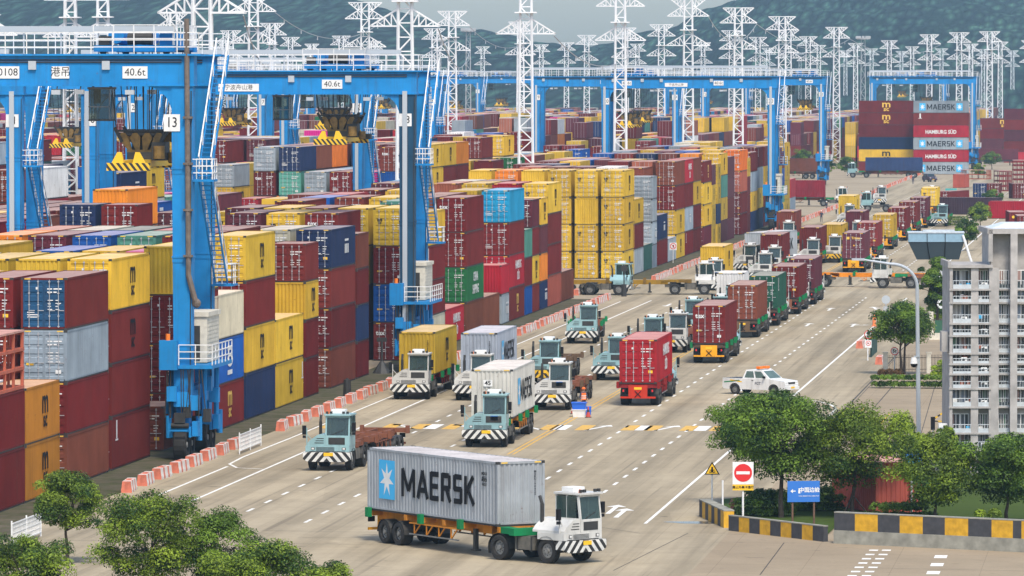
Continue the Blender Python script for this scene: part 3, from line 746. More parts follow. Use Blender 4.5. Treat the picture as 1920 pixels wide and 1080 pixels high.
def stuff_mesh():
    V, Fc, Mi, Tn = [], [], [], []
    sr = random.Random(9)
    def q(pts, m, col): n = len(V); V.extend(pts); Fc.append((n, n + 1, n + 2, n + 3)); Mi.append(m); Tn.append(col)
    for i in stuff:
        bk, row, bay, t, x, y, z, L, Hh, c, r_ = cells[i]; fr, rt, tp = expo[i]
        a, b_, l0, l1, h = x - W2, x + W2, y - L / 2, y + L / 2, z + Hh - .03
        col = (*jit(PAL[c][1], sr), 1); z = z + .02; near = y < 1000
        dk = (.02, .02, .02, 1); wt = (.55, .55, .54, 1)
        q([(a, l0, z), (b_, l0, z), (b_, l0, h), (a, l0, h)], 0, col)
        q([(b_, l0, z), (b_, l1, z), (b_, l1, h), (b_, l0, h)], 0, col)
        q([(a, l1, z), (a, l0, z), (a, l0, h), (a, l1, h)], 0, col)
        q([(b_, l1, z), (a, l1, z), (a, l1, h), (b_, l1, h)], 0, col)
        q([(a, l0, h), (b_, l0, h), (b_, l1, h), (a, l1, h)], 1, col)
        if fr:
            def bx(xa, xc, za, zc, cc): q([(x + xa, l0 - .012, z + za), (x + xc, l0 - .012, z + za), (x + xc, l0 - .012, z + zc), (x + xa, l0 - .012, z + zc)], 0, cc)
            if r_ < .75:
                gz = (.33, .33, .34, 1)
                for xx in (-.78, -.30, .30, .78): bx(xx - .022, xx + .022, .12, Hh - .12, gz)
                dd = (col[0] * .45, col[1] * .45, col[2] * .45, 1)
                if near:
                    bx(-.02, .02, .15, Hh - .15, dk)
                    for zz in (.55, 1.05, 1.55, 2.05): bx(-1.08, 1.08, zz, zz + .10, dd)
                    if c not in 'yce':
                        for zz, xa, xc in ((2.12, .2, .95), (1.2, .35, .9), (1.0, .35, .8)): bx(xa, xc, zz, zz + .09, wt)
                        if r_ < .3: bx(-.98, -.45, 1.9, 2.15, wt)
            elif near:
                for k_ in range(8): bx(-1.05 + k_ * .27, -.95 + k_ * .27, .17, Hh - .13, (col[0] * .7, col[1] * .7, col[2] * .7, 1))
        if rt and c == 'y' and near:
            for (ya, yc, za, zc) in ((-.3, .5, 1.35, 2.1), (-.2, .4, .6, 1.25)): q([(b_ + .012, y + ya, z + za), (b_ + .012, y + yc, z + za), (b_ + .012, y + yc, z + zc), (b_ + .012, y + ya, z + zc)], 0, dk)
    me = bpy.data.meshes.new('container_stacks'); me.from_pydata(V, [], Fc)
    me.materials.append(M['paint_a']); me.materials.append(M['roof_a'])
    me.polygons.foreach_set('material_index', Mi)
    at_ = me.attributes.new('tint', 'FLOAT_COLOR', 'FACE'); at_.data.foreach_set('color', [q for c in Tn for q in c])
    me.update(); return me
so_ = add('container_stacks', stuff_mesh()); tag(so_, 'mass of maroon and yellow containers stacked in far yard blocks', 'container stacks', None, 'stuff')
# stacks turned side-on beyond the cross road
def side_stack(u0, u1, vb, spec, first_label):
    p0 = G(u0, vb); p1 = G(u1, vb); cx, cyy = (p0.x + p1.x) / 2, (p0.y + p1.y) / 2
    z = 0
    for t, (c, lg, d) in enumerate(spec):
        o = container((cx, cyy + W2, z), c, 12.19, 2.72, False, -math.pi / 2, lg, crnd)
        tag(o, d, 'container', 'containers stacked side-on beyond the cross road'); z += 2.72
side_stack(1611, 1712, 326, [('m', '', 'maroon container at the ground behind the trees, under the yellow side-on one'), ('y', 'mscsideb', 'yellow side-on container with black letters behind the far blue truck'),
    ('n', '', 'navy side-on container between the yellow and the maroon ones'), ('m', '', 'plain maroon side-on container resting on the navy one'),
    ('m', 'mscside', 'maroon side-on container with yellow letters, second from the top'), ('m', 'mscside', 'maroon side-on container with yellow letters, topmost of its stack')], '')
for u0_, u1_, vb_, cs, nm_ in ((1838, 1925, 300, 'mpmm', 'right of the blue crane leg'), (1880, 1975, 305, 'rmpmp', 'at the right edge of the photo')):
    side_stack(u0_, u1_, vb_, [(c_, 'mscside' if i_ > 2 else '', f"{PAL[c_][0]} side-on container, {nth(i_ + 1)} from the ground, far stack {nm_}") for i_, c_ in enumerate(cs)], '')
side_stack(1713, 1815, 327, [('e', 'maerskside', 'grey side-on container with star squares, at ground level of its stack'), ('r', 'hamburg', 'red side-on container with white lettering, lower of two'),
    ('e', 'maerskside', 'grey side-on container with star squares, between two red ones'), ('r', 'hamburg', 'red side-on container with white lettering, upper of two'),
    ('m', 'one', 'maroon side-on container between the red and the topmost grey one'), ('e', 'maerskside', 'grey side-on container with star squares, topmost of its stack')], '')
# ---------------------------------------------------------------- rubber-tyred gantry cranes
CB = (0.018, 0.235, 0.56)
GZ0, GZ1, SPAN, GY = 20.3, 21.9, 23.5, 7.2
def railing(mb, pts, h=1.1, step=1.2, w_=.05, m=0):
    for p, q in zip(pts, pts[1:]):
        p, q = Vector(p), Vector(q); n = max(1, round((q - p).length / step))
        for i in range(n + 1):
            a = p.lerp(q, i / n); mb.bar(a, a + Vector((0, 0, h)), w_, m=m)
        for z in (h, h * .66, h * .33): mb.bar(p + Vector((0, 0, z)), q + Vector((0, 0, z)), w_, m=m)
def stairs(mb, p, q, wd=.7, m=0, ms=0):
    p, q = Vector(p), Vector(q); n = int(abs(q.z - p.z) / .25)
    for dx in (-wd / 2, wd / 2):
        o = Vector((dx, 0, 0)); mb.bar(p + o, q + o, .07, .22, m)
        mb.bar(p + o + Vector((0, 0, 1.0)), q + o + Vector((0, 0, 1.0)), .07, m=1)
        for i in range(0, n + 1, 5):
            a = p.lerp(q, i / n) + o; mb.bar(a, a + Vector((0, 0, 1.0)), .05, m=1)
    for i in range(n + 1):
        a = p.lerp(q, i / n); mb.box(a.x - wd / 2, a.x + wd / 2, a.y - .13, a.y + .13, a.z - .03, a.z + .02, ms)
def g_girder():
    mb = MB(); mb.box(-SPAN - .7, .7, -.5, .5, GZ0, GZ1); mb.box(-SPAN - 1.3, 1.1, -.75, .62, GZ1, GZ1 + .1); mb.box(-SPAN - .75, .75, -.56, .56, GZ0 - .05, GZ0 + .05)
    for i in range(1, 12): mb.box(-SPAN * i / 12 - .06, -SPAN * i / 12 + .06, -.515, .515, GZ0 + .06, GZ1 - .01)
    for z in (GZ1 - .22, GZ1 - .34): mb.cyl((-SPAN, -.56, z), (0, -.56, z), .035, n=5, m=1)
    for x in (-4.3, -8.5, -15.6, -18.3, -22.4):
        mb.box(x - .22, x + .22, -.64, -.502, GZ1 - .75, GZ1 - .28, 2); mb.bar((x + 1.4, -.4, GZ0 - .05), (x + 1.4, -.7, GZ0 - .30), .06, m=1); mb.box(x + 1.15, x + 1.65, -.95, -.6, GZ0 - .5, GZ0 - .25, 2)
    return mb.mesh('girder', [M['crane'], M['dark'], M['pole']])
def g_leg():
    mb = MB(); b_, t_ = .50, .60
    mb.hexa([(-b_, -.42, 2.9), (b_, -.42, 2.9), (b_, .42, 2.9), (-b_, .42, 2.9), (-t_, -.46, GZ0 - .05), (t_, -.46, GZ0 - .05), (t_, .46, GZ0 - .05), (-t_, .46, GZ0 - .05)])
    for z in (6.2, 11.0, 15.8):                                  # bolted splice flanges
        w_ = b_ + (t_ - b_) * (z - 2.9) / 17.3; mb.box(-w_ - .05, w_ + .05, -.50, .50, z - .05, z + .05); mb.box(-w_ - .02, w_ + .02, -.47, .47, z - .30, z - .05)
    mb.cyl((.44, -.47, 3.2), (.54, -.50, GZ0 - .3), .03, n=5, m=1)
    return mb.mesh('leg', [M['crane'], M['dark']])
def g_gusset(sg):
    mb = MB(); pr = [(0, 0)] + [(sg * (-1.5 + 1.5 * math.cos(a)) , -1.6 + 1.6 * math.sin(a)) for a in [i * math.pi / 12 for i in range(7)]] 
    pr = [(0, GZ0 - .052), (0, GZ0 - 1.7)] + [(-1.5 * (1 - math.cos(a)), GZ0 - 1.7 + 1.65 * math.sin(a)) for a in [i * math.pi / 12 for i in range(1, 6)]] + [(-1.5, GZ0 - .052)]
    pr = [(sg * a + (-.56 if sg > 0 else .56), b_) for a, b_ in pr]
    mb.prism(pr, -.4, .4, ax='y'); return mb.mesh('gusset', M['crane'])
def g_bogie():
    mb = MB(); mb.box(-.45, .45, -1.25, 1.25, 1.55, 2.0); mb.box(-.35, .35, -.5, .5, 2.0, 2.9); mb.box(-.58, -.46, -1.1, 1.1, 1.25, 1.8); mb.box(.46, .58, -1.1, 1.1, 1.25, 1.8); mb.box(-.5, .5, -1.9, -1.82, 1.62, 1.7)
    for y in (-.95, .95): mb.box(-.5, .5, y - .1, y + .1, 1.5, 1.6, 1)
    mb.cyl((-.75, -.7, 1.2), (-.75, -.7, 2.4), .16); mb.cyl((.78, .5, 1.0), (.78, .5, 2.3), .18); mb.box(-.9, -.62, -.2, .6, 1.1, 1.8, 1); mb.box(.62, .95, -.9, -.1, 1.3, 2.1)
    mb.cyl((-.5, -1.35, 1.9), (.5, -1.35, 1.9), .14, m=1); mb.box(-.3, .3, -1.5, -1.28, 2.05, 2.6, 1)
    return mb.mesh('bogie', [M['crane'], M['dark']])
def wheel_mesh(r, wd, key='rim', n=20):
    def mk():
        mb = MB(); h = wd / 2
        pr = [(-h * .55, r * .55), (-h, r * .62), (-h, r * .92), (-h * .8, r), (h * .8, r), (h, r * .92), (h, r * .62), (h * .55, r * .55)]
        k = len(mb.v)
        for x, q in pr: mb.v += [(x, q * math.cos(2 * math.pi * i / n), q * math.sin(2 * math.pi * i / n)) for i in range(n)]
        for j in range(len(pr) - 1):
            for i in range(n):
                i2 = (i + 1) % n; mb.f.append((k + j * n + i, k + j * n + i2, k + (j + 1) * n + i2, k + (j + 1) * n + i)); mb.m.append(0)
        for sx in (-1, 1):
            mb.cyl((sx * h * .30, 0, 0), (sx * h * .56, 0, 0), r * .56, n=n, m=1); mb.cyl((sx * h * .5, 0, 0), (sx * h * .95, 0, 0), r * .22, r * .18, n=10, m=1)
            for i in range(8):
                a = i * math.pi / 4; mb.cyl((sx * h * .55, r * .36 * math.cos(a), r * .36 * math.sin(a)), (sx * h * .64, r * .36 * math.cos(a), r * .36 * math.sin(a)), r * .045, n=5, m=2)
        return mb.mesh('wheel', [M['rubber'], M[key], M['dark']])
    return cached(('wheel', r, wd, key), mk)
def g_sill():
    mb = MB(); mb.box(-.42, .42, -1.0, GY + 1.0, 2.9, 3.7); mb.box(-.3, .3, 1.0, GY - 1.0, 3.7, 3.9); return mb.mesh('sill_beam', M['crane'])
def g_house():
    mb = MB(); mb.box(-.75, .75, 1.4, 5.6, 5.2, 7.7); mb.box(-.85, .85, 1.3, 5.7, 7.7, 7.95); mb.box(-.45, .35, 1.36, 1.42, 5.3, 7.2, 1)
    for i in range(9): mb.box(.752, .775, 1.7, 5.3, 5.6 + i * .22, 5.72 + i * .22, 0)
    return mb.mesh('electrical_house', [M['cream'], M['dark']])
def g_platform():
    mb = MB(); mb.box(-1.15, 1.75, -.8, 6.2, 4.95, 5.15); mb.box(-1.2, -.2, -1.25, -.62, 4.9, 6.5); mb.cyl((-.75, -.9, 6.5), (-.75, -.9, 6.85), .13, m=2)
    railing(mb, [(-.15, -.8, 5.15), (1.75, -.8, 5.15), (1.75, 6.2, 5.15)], m=1)
    for q in ((-.8, .3), (.9, 1.5), (.2, 4.8), (1.0, 5.2), (-.6, 2.8)): mb.cyl((q[0], q[1], 2.2), (q[0], q[1] + .2, 4.95), .15, n=8)
    for q in ((-.5, -.9, 3.2), (.7, -.6, 2.7), (.9, 2.6, 3.6), (-.9, 1.2, 2.4), (1.05, 4.2, 2.9)): mb.box(q[0] - .28, q[0] + .28, q[1] - .3, q[1] + .3, q[2], q[2] + .8)
    for q in ((.3, -.7, 2.3), (-.2, .9, 2.2), (1.2, .8, 2.0), (.5, 3.4, 2.5)): mb.box(q[0] - .2, q[0] + .2, q[1] - .25, q[1] + .25, q[2], q[2] + .7, 3)
    for i in range(9):
        a = RAND.uniform(-1, 1.2); mb.cyl((a, -.95, 4.9), (a + RAND.uniform(-.3, .3), -1.0, 2.3), .035, n=5, m=3)
    return mb.mesh('service_platform', [M['crane'], M['white'], M['orange'], M['dark']])
def g_stair():
    mb = MB(); stairs(mb, (1.05, GY + .2, GZ1), (1.05, 1.0, 15.4), ms=0); stairs(mb, (1.05, 1.2, 15.1), (1.05, GY - .4, 9.4))
    for y0, y1, z in ((-.3, 1.2, 15.2), (GY - .6, GY + 1.2, 9.3)):
        mb.box(.5, 1.75, y0, y1, z - .12, z); railing(mb, [(.55, y0, z), (1.7, y0, z), (1.7, y1, z), (.55, y1, z)], m=1, step=.7)
    return mb.mesh('stairway', [M['crane'], M['white']])
def g_rail():
    mb = MB(); railing(mb, [(1.0, .5, GZ1 + .1), (1.0, -.72, GZ1 + .1), (-SPAN - 1.2, -.72, GZ1 + .1), (-SPAN - 1.2, .5, GZ1 + .1)], 1.15)
    return mb.mesh('railing', M['white'])
def g_trough():
    mb = MB(); mb.box(-SPAN - .8, -.6, .62, .95, GZ1 + 1.30, GZ1 + 1.62)
    for i in range(12): mb.bar((-SPAN * i / 11 - .7 + (.0), .8, GZ1 + .1), (-SPAN * i / 11 - .7, .8, GZ1 + 1.36), .08)
    return mb.mesh('cable_trough', M['pole'])
def g_duct(brown):
    mb = MB()
    if brown:
        mb.cyl((.38, -.6, 10.0), (.30, -.62, GZ1 + 2.0), .15, n=8); mb.cyl((.38, -.6, 10.0), (.75, -.5, 8.6), .16, n=8); mb.ball((.80, -.45, 8.5), .26, .2, .26)
        for z in (11, 13.5, 16, 18.5): mb.box(.1, .62, -.78, -.44, z, z + .12)
    else: mb.box(-.32, .02, -.62, -.47, 3.2, GZ0 + .2)
    return mb.mesh('cable_duct', solid('brown_duct', (0.16, 0.125, 0.10), .6, 0, .4) if brown else M['pole'])
def g_trolley():
    mb = MB(); z = GZ1 + .12
    mb.box(-2.3, 2.3, -.3, .3, z + .1, z + .45); mb.box(-2.3, 2.3, GY - .3, GY + .3, z + .1, z + .45); mb.box(-2.2, 2.2, .3, GY - .3, z + .2, z + .42)
    for x in (-1.8, 1.8):
        for y in (0, GY): mb.cyl((x, y - .12, z + .12), (x, y + .12, z + .12), .2, m=1)
    mb.cyl((-1.4, 1.8, z + 1.0), (-1.4, 4.6, z + .9), .45, n=14); mb.cyl((.2, 1.8, z + 1.0), (.2, 4.6, z + .9), .45, n=14); mb.box(-1.0, -.2, 4.8, 5.8, z + .42, z + 1.2); mb.box(1.2, 2.1, 1.2, 2.6, z + .42, z + 1.15); mb.box(1.1, 1.9, 4.0, 5.4, z + .42, z + 1.1)
    mb.cyl((-.5, .6, z + .8), (.9, .6, z + .8), .32, m=1); mb.box(-2.1, -1.5, .2, 1.0, z + .42, z + .95, 2)
    railing(mb, [(-2.3, -.35, z + .45), (2.3, -.35, z + .45), (2.3, GY, z + .45)], 1.1, 1.1, m=3)
    return mb.mesh('trolley', [M['crane'], M['dark'], M['dark'], M['white']])
def g_cabin():
    mb = MB(); z = GZ0 - .1
    mb.box(-.62, .62, -.5, 1.3, z - 1.85, z - 1.75, 2); mb.box(-.66, .66, -.55, 1.35, z - .12, z, 0); mb.box(-.58, .58, -.46, 1.26, z - 1.75, z - .12, 1)
    for x in (-.6, .56):
        for y in (-.5, .36, 1.26): mb.box(x, x + .05, y, y + .05, z - 1.75, z - .12, 0)
    mb.box(-.62, .62, -.5, -.46, z - 1.1, z - 1.04, 0); mb.box(-.66, -.3, 1.35, 1.7, z - .9, z, 2)
    for x in (-.5, .5): mb.bar((x, .4, z), (x, .4, z + .2), .12, m=2)
    return mb.mesh('operator_cabin', [solid('cabin_steel', (.16, .17, .18), .5, 0, .3), M['glass'], M['dark']])
def g_spreader():
    mb = MB(); c = GY / 2                                    # origin at the spreader's underside, long axis along y
    for x in (-.45, .45): mb.box(x - .18, x + .18, c - 5.6, c + 5.6, .15, .55)
    for y in (c - 5.9, c + 5.6): mb.box(-1.22, 1.22, y, y + .3, 0, .42, 1)
    for y in (c - 5.7, c + 5.7):
        for sx in (-1, 1): mb.prism([(sx * .25, .42), (sx * .95, .42), (sx * .62, 1.0), (sx * .40, 1.0)][::sx], y - .12, y + .12, 0, 'y')
    mb.box(-.75, .75, c - 2.0, c + 2.0, .55, .95, 2); mb.box(-.6, .6, c - 1.2, c + 1.2, .95, 1.9, 2)
    for y in (c - 1.55, c + 1.4):
        for x in (-1.05, -.36, .33, 1.0):                     # sheave cheeks narrowing downwards
            mb.prism([(x * .62 - .12, 1.05), (x * .62 + .12, 1.05), (x + .30, 1.75), (x + .12, 2.0), (x - .12, 2.0), (x - .30, 1.75)], y, y + .15, 3, 'y')
        mb.box(-.85, .85, y, y + .15, .95, 1.08, 3); mb.box(-1.45, 1.45, y + .02, y + .13, 1.86, 2.02, 2)
    for x in (-1.4, 1.4):
        mb.bar((x * .8, c - 1.5, 1.5), (x * 1.1, c - 1.6, 2.3), .18, m=2); mb.bar((x * .8, c + 1.5, 1.5), (x * 1.1, c + 1.5, 2.3), .18, m=2)
    for x in (-.9, -.3, .3, .9): mb.cyl((x, c - 1.2, 2.0), (x, c + 1.2, 2.0), .2, n=10, m=2)
    mb.box(.7, 1.5, c - 2.2, c - .8, .5, 1.5, 2); mb.cyl((1.15, c - 2.3, .6), (1.15, c - 2.3, 1.3), .32, n=10, m=3); mb.box(1.5, 2.3, c - 1.2, c - .3, .35, .75, 2); mb.cyl((1.75, c - 1.4, .4), (1.75, c - 1.4, .95), .25, n=10, m=3)
    return mb.mesh('spreader', [M['syel'], M['hazy2'], M['dark'], solid('head_block', (.22, .13, .03), .6, 0, .5)])
def g_ropes(h):
    mb = MB(); c = GY / 2
    for x0, x1 in ((-1.45, -1.9), (-.7, -.9), (-.35, -.4), (.1, .1), (.45, .5), (.8, 1.0), (1.45, 1.9)):
        for dy in (-1.4, 1.2): mb.cyl((x0, c + dy, 2.1), (x1, c + dy * 1.3, h), .035, n=4)
    mb.box(-1.9, 1.9, c - 1.9, c + 1.7, h - .1, h); mb.box(-1.5, 1.5, c - 1.5, c + 1.3, 2.05, 2.15)
    return mb.mesh('hoist_rope', M['rope'])
def plate(parent, p, s, wd, hh, size, sx=1.0, face='-y', name='number_plate', bold=.0):
    me = cached(('plate', wd, hh), lambda: MB().box(-wd / 2, wd / 2, -hh / 2, hh / 2, 0, .02).mesh('plate', M['white']))
    pl = add(name, me, parent, mat=on_face(face, p))
    add('lettering', text_mesh(s, size, bold, sx, M['black']), pl, loc=(0, 0, .024))
def rtg(u, v, label, num=None, hs=1.0, tx=-10.0, sz=13.0, detail=2, brown=False, plates=(), cabx=None, spreader=True, nx=0.0, dark=False):
    p = G(u, v); r = empty('gantry_crane', p); r.scale = (1, 1, hs); tag(r, label, 'crane', 'blue gantry cranes')
    gm = lambda k, f: cached(('rtg', k), f)
    for y in (0, GY): add('girder', gm('girder', g_girder), r, (0, y, 0), 0, CB)
    for x in (0, -SPAN):
        for y in (0, GY):
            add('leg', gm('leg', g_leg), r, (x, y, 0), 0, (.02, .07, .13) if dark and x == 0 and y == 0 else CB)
            sg = 1 if x == 0 else -1
            add('gusset', gm(('gus', sg), lambda: g_gusset(sg)), r, (x, y, 0), 0, CB)
            bg = add('bogie', gm('bogie', g_bogie), r, (x, y, 0), 0, CB)
            for dy in (-.85, .85): add('wheel', wheel_mesh(.84, .74), bg, (0, dy, .84))
        add('sill_beam', gm('sill', g_sill), r, (x, 0, 0), 0, CB)
    add('electrical_house', gm('house', g_house), r, (0.35, 0, 0)); add('service_platform', gm('plat', g_platform), r, (0, 0, 0), 0, CB)
    add('stairway', gm('stair', g_stair), r, (0, 0, 0), 0, CB); add('railing', gm('rail', g_rail), r); add('railing', gm('rail2', lambda: (lambda q: (railing(q, [(1.0, GY + .72, GZ1 + .1), (-SPAN - 1.2, GY + .72, GZ1 + .1)], 1.15), q.mesh('railing', M['white']))[1])(MB())), r)
    add('cable_trough', gm('trough', g_trough), r)
    add('cable_duct', gm(('duct', brown), lambda: g_duct(brown)), r); 
    if not brown: add('cable_duct', gm(('duct', brown), lambda: g_duct(brown)), r, (-SPAN, 0, 0))
    add('trolley', gm('trolley', g_trolley), r, (tx, 0, 0), 0, CB)
    add('operator_cabin', gm('cabin', g_cabin), r, (tx - 2.6 if cabx is None else cabx, 1.6, 0))
    if spreader:
        add('spreader', gm('spreader', g_spreader), r, (tx, 0, sz)); add('hoist_rope', gm(('rope', round(GZ1 - sz, 1)), lambda: g_ropes(GZ1 - sz + .5)), r, (tx, 0, sz))
    if num and detail > 0:
        plate(r, (nx - .12, -.48, 18.95 / hs if hs > 1 else 18.4), num, .92, .92, .78, .85, bold=.004)
        plate(r, (-SPAN + .1, -.48, 18.4), num, .92, .92, .78, .85)
    for x, s, wd in plates: plate(r, (x, -.53, (GZ0 + GZ1) / 2 - (.1 if wd < 2 else .35)), s, wd, .66 if wd < 2 else .55, .58 if wd < 2 else .42)
    return r
rtg(345, 861, 'blue gantry crane numbered 13 straddling the front stacks, brown duct on its leg', '13', 1.037, -2.75, 15.7, 2, True, ((-2.65, '40.6t', 1.42), (-9.9, '0108', 1.3), (-6.9, '港吊', 1.0)), cabx=-5.0, nx=-.45)
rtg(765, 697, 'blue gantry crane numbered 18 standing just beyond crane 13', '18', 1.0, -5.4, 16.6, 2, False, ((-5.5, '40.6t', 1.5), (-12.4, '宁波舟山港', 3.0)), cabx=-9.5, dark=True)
rtg(1447, 431, 'blue gantry crane over the far yellow stacks by the cross road', '20', .985, -20.5, 14.6, 2, False, ((-20.5, '40.6t', 1.4), (-13.5, '宁波舟山港', 3.2), (-7.5, '40.6t', 1.4)))
rtg(1541, 348, 'blue gantry crane parked on the open concrete beside the round tree', '22', .985, -3.6, 15.2, 1, False, ((-2.5, '40.6t', 1.4),))
rtg(1267, 384, 'blue gantry crane two blocks back, its top left of the yellow stacks', '19', .985, -6.0, 14.0, 1, False, ((-12, '40.6t', 1.5),))
rtg(30, 708, 'blue gantry crane numbered 11 at the left edge behind crane 13', '11', 1.0, -12, 14, 1, False, ())
rtg(673, 540, 'blue gantry crane numbered 12 seen between cranes 13 and 18', '12', 1.0, -3.0, 16.2, 1, False, ((-8, '40.6t', 1.5),))
rtg(278, 523, 'pale blue gantry crane leg with white ladder under the girder of crane 13', '9', 1.0, -9, 14, 1)
rtg(534, 470, 'hazy blue gantry crane behind the white pylon right of crane 13', '8', 1.0, -7, 15.5, 1)
rtg(810, 440, 'blue gantry crane directly right of crane 18, two blocks back', '17', .985, -10, 16, 1)
rtg(783, 335, 'hazy blue gantry crane between crane 18 and the braced pylon', '7', .985, -8, 15, 1)
rtg(897, 312, 'small hazy blue gantry crane right of the braced pylon', '6', .985, -6, 14, 1)
rtg(1000, 296, 'small hazy blue gantry crane behind the tall double pylon', None, .985, -9, 14, 0)
rtg(1824, 317, 'blue gantry crane right behind the red and grey side-on stack', None, .985, -11, 15, 0)
rtg(1770, 268, 'distant blue gantry crane above the side-on stacks', None, 1.0, -14, 15, 0)
rtg(1400, 285, 'distant blue gantry crane seen under the girder of the far yellow-stack crane', None, .985, -12, 14, 0)
rtg(430, 330, 'distant hazy gantry crane between two pylons left of crane 18', None, .985, -10, 15, 0)
rtg(215, 330, 'distant hazy gantry crane framed by the legs of crane 13', None, .985, -10, 14, 0)
# ---------------------------------------------------------------- lattice pylons
def pylon_mesh(kind=0):
    def mk():
        mb = MB(); b0, b1, zt = .92, .62, 34.0
        hw = lambda z: b0 + (b1 - b0) * min(1, z / 30)
        n = 24 if kind == 0 else 20
        zs = [zt * i / n for i in range(n + 1)]
        for sx in (-1, 1):
            for sy in (-1, 1): mb.bar((sx * b0, sy * b0, 0), (sx * hw(zt), sy * hw(zt), zt), .20 if kind == 0 else .13)
        for i in range(n):
            a, c = hw(zs[i]), hw(zs[i + 1]); z, y = zs[i], zs[i + 1]; f = 1 if i % 2 else -1
            for (p, q) in (((-f * a, -a, z), (f * c, -c, y)), ((-f * a, a, z), (f * c, c, y)), ((-a, -f * a, z), (-c, f * c, y)), ((a, -f * a, z), (a - a + c, f * c, y)),
                           ((-c, -c, y), (c, -c, y)), ((-c, c, y), (c, c, y)), ((-c, -c, y), (-c, c, y)), ((c, -c, y), (c, c, y))):
                mb.bar(p, q, .11 if kind == 0 else .07)
        if kind == 0:
            def arm(z, ln, up, sx):       # triangular cross-arm: up=1 level below, apex above; up=-1 level on top
                w_ = hw(z); hh = 1.75
                tip = Vector((sx * ln, 0, z))
                for sy in (-1, 1):
                    A0, B0 = Vector((sx * w_, sy * w_, z)), Vector((sx * w_, sy * w_, z + hh * up))
                    mb.bar(A0, tip, .15); mb.bar(B0, tip, .15); prev = A0
                    for k_ in range(1, 4):
                        a, b_ = A0.lerp(tip, k_ / 4), B0.lerp(tip, k_ / 4)
                        mb.bar(a, b_, .09); mb.bar(prev, b_, .09); prev = a
                for k_ in range(1, 4): mb.bar(Vector((sx * w_, -w_, z)).lerp(tip, k_ / 4), Vector((sx * w_, w_, z)).lerp(tip, k_ / 4), .08)
            for sx in (-1, 1):
                arm(34.0, 2.8, -1, sx); arm(31.3, 3.35, 1, sx); arm(26.6, 3.5, 1, sx)
            mb.box(-1.3, 1.3, -1.3, 1.3, 29.0, 29.15)
        else:
            mb.cyl((0, 0, zt), (0, 0, zt + .5), 2.2, n=12)
            for i in range(12):
                a = i * math.pi / 6; mb.box(2.2 * math.cos(a) - .3, 2.2 * math.cos(a) + .3, 2.2 * math.sin(a) - .3, 2.2 * math.sin(a) + .3, zt + .2, zt + 1.0)
        return mb.mesh('lattice_pylon', M['pylon'] if kind == 0 else M['pylong'])
    return cached(('pylon', kind), mk)
PYL = [(-20, 15.5), (133, 14.8), (194, 14.9), (326, 9.6), (380, 23.7), (433, 7.0), (476, 12.6), (511, 8.1), (685, 11.2), (760, 18.8), (815, 7.3), (848, 9.9), (986, 16.0), (976, 8.3), (1062, 5.2), (1100, 6.3), (1163, 13.6), (1172, 7.4), (1240, 7.9), (1290, 11.7),
       (1372, 7.0), (1384, 10.4), (1421, 6.0), (1466, 9.1), (1478, 7.1), (1535, 4.8), (1568, 7.5), (1604, 5.1), (1634, 4.3), (1667, 5.5), (1710, 4.6), (1742, 6.4), (1798, 6.7), (1855, 6.85), (1843, 4.2), (1898, 4.0), (1318, 5.2), (640, 6.2), (545, 6.0), (1930, 5.5), (585, 5.0), (420, 5.4), (700, 5.4), (905, 4.6), (1015, 4.9), (1195, 5.0), (1440, 4.4), (1515, 6.1), (1585, 4.0), (1690, 3.9), (1765, 4.3), (1820, 5.0), (1875, 5.3)]
for i, (u, s) in enumerate(sorted(PYL)):
    p = G(u, 145 + HC * s); o = add('lattice_pylon', pylon_mesh(0), None, p, YAW * .6 + (hash((i * 7) % 5) - 2) * .02)
    tag(o, f"white lattice power pylon with triangular cross-arms, {nth(i + 1)} counting from the left", 'pylon', 'white lattice power pylons')
for i, (u, s, d) in enumerate(((823, 6.6, 'behind the braced pylon'), (878, 7.2, 'beside the small hazy crane'), (1618, 7.0, 'above the maroon side-on stack'), (1500, 4.2, 'on the hazy far shore'))):
    p = G(u, 145 + HC * s); o = add('light_mast', pylon_mesh(1), None, p); o.scale = (.8, .8, .93 if i != 1 else .98)
    tag(o, 'grey lattice light mast with a round lamp crown, ' + d, 'light mast', 'grey light masts')
# sagging wires between neighbouring pylons
def wires(ua, sa, ub, sb, z, k):
    mb = MB(); a, b_ = G(ua, 145 + HC * sa), G(ub, 145 + HC * sb)
    for off in (3.3,):
        p = a + Vector((off, 0, z)); q = b_ + Vector((off, 0, z)); n = 14; prev = p
        for i in range(1, n + 1):
            t = i / n; c = p.lerp(q, t) - Vector((0, 0, 3.5 * 4 * t * (1 - t))); mb.bar(prev, c, .085); prev = c
            if i % 2: mb.bar(c, c - Vector((0, 0, .6)), .14)
    o = add('power_line', mb.mesh('power_line', M['pylong'])); tag(o, f'thin sagging cable hung between white pylons, {k}', 'power line', 'cables between the pylons')
for ua, sa, ub, sb, z, k in ((380, 23.7, 476, 12.6, 26.4, 'left of crane 18'), (760, 18.8, 848, 9.9, 26.4, 'beside crane 18'), (986, 16.0, 1163, 13.6, 26.4, 'across the middle sky'), (848, 9.9, 976, 8.3, 31.1, 'high over the hazy valley'),
                             (1290, 11.7, 1384, 10.4, 31.1, 'right of the middle sky'), (1384, 10.4, 1568, 7.5, 31.1, 'over the open concrete'), (194, 14.9, 326, 9.6, 26.4, 'over crane 13'), (1568, 7.5, 1742, 6.4, 31.1, 'over the side-on stacks'), (476, 12.6, 685, 11.2, 31.1, 'over the wooded hill')):
    wires(ua, sa, ub, sb, z, k)
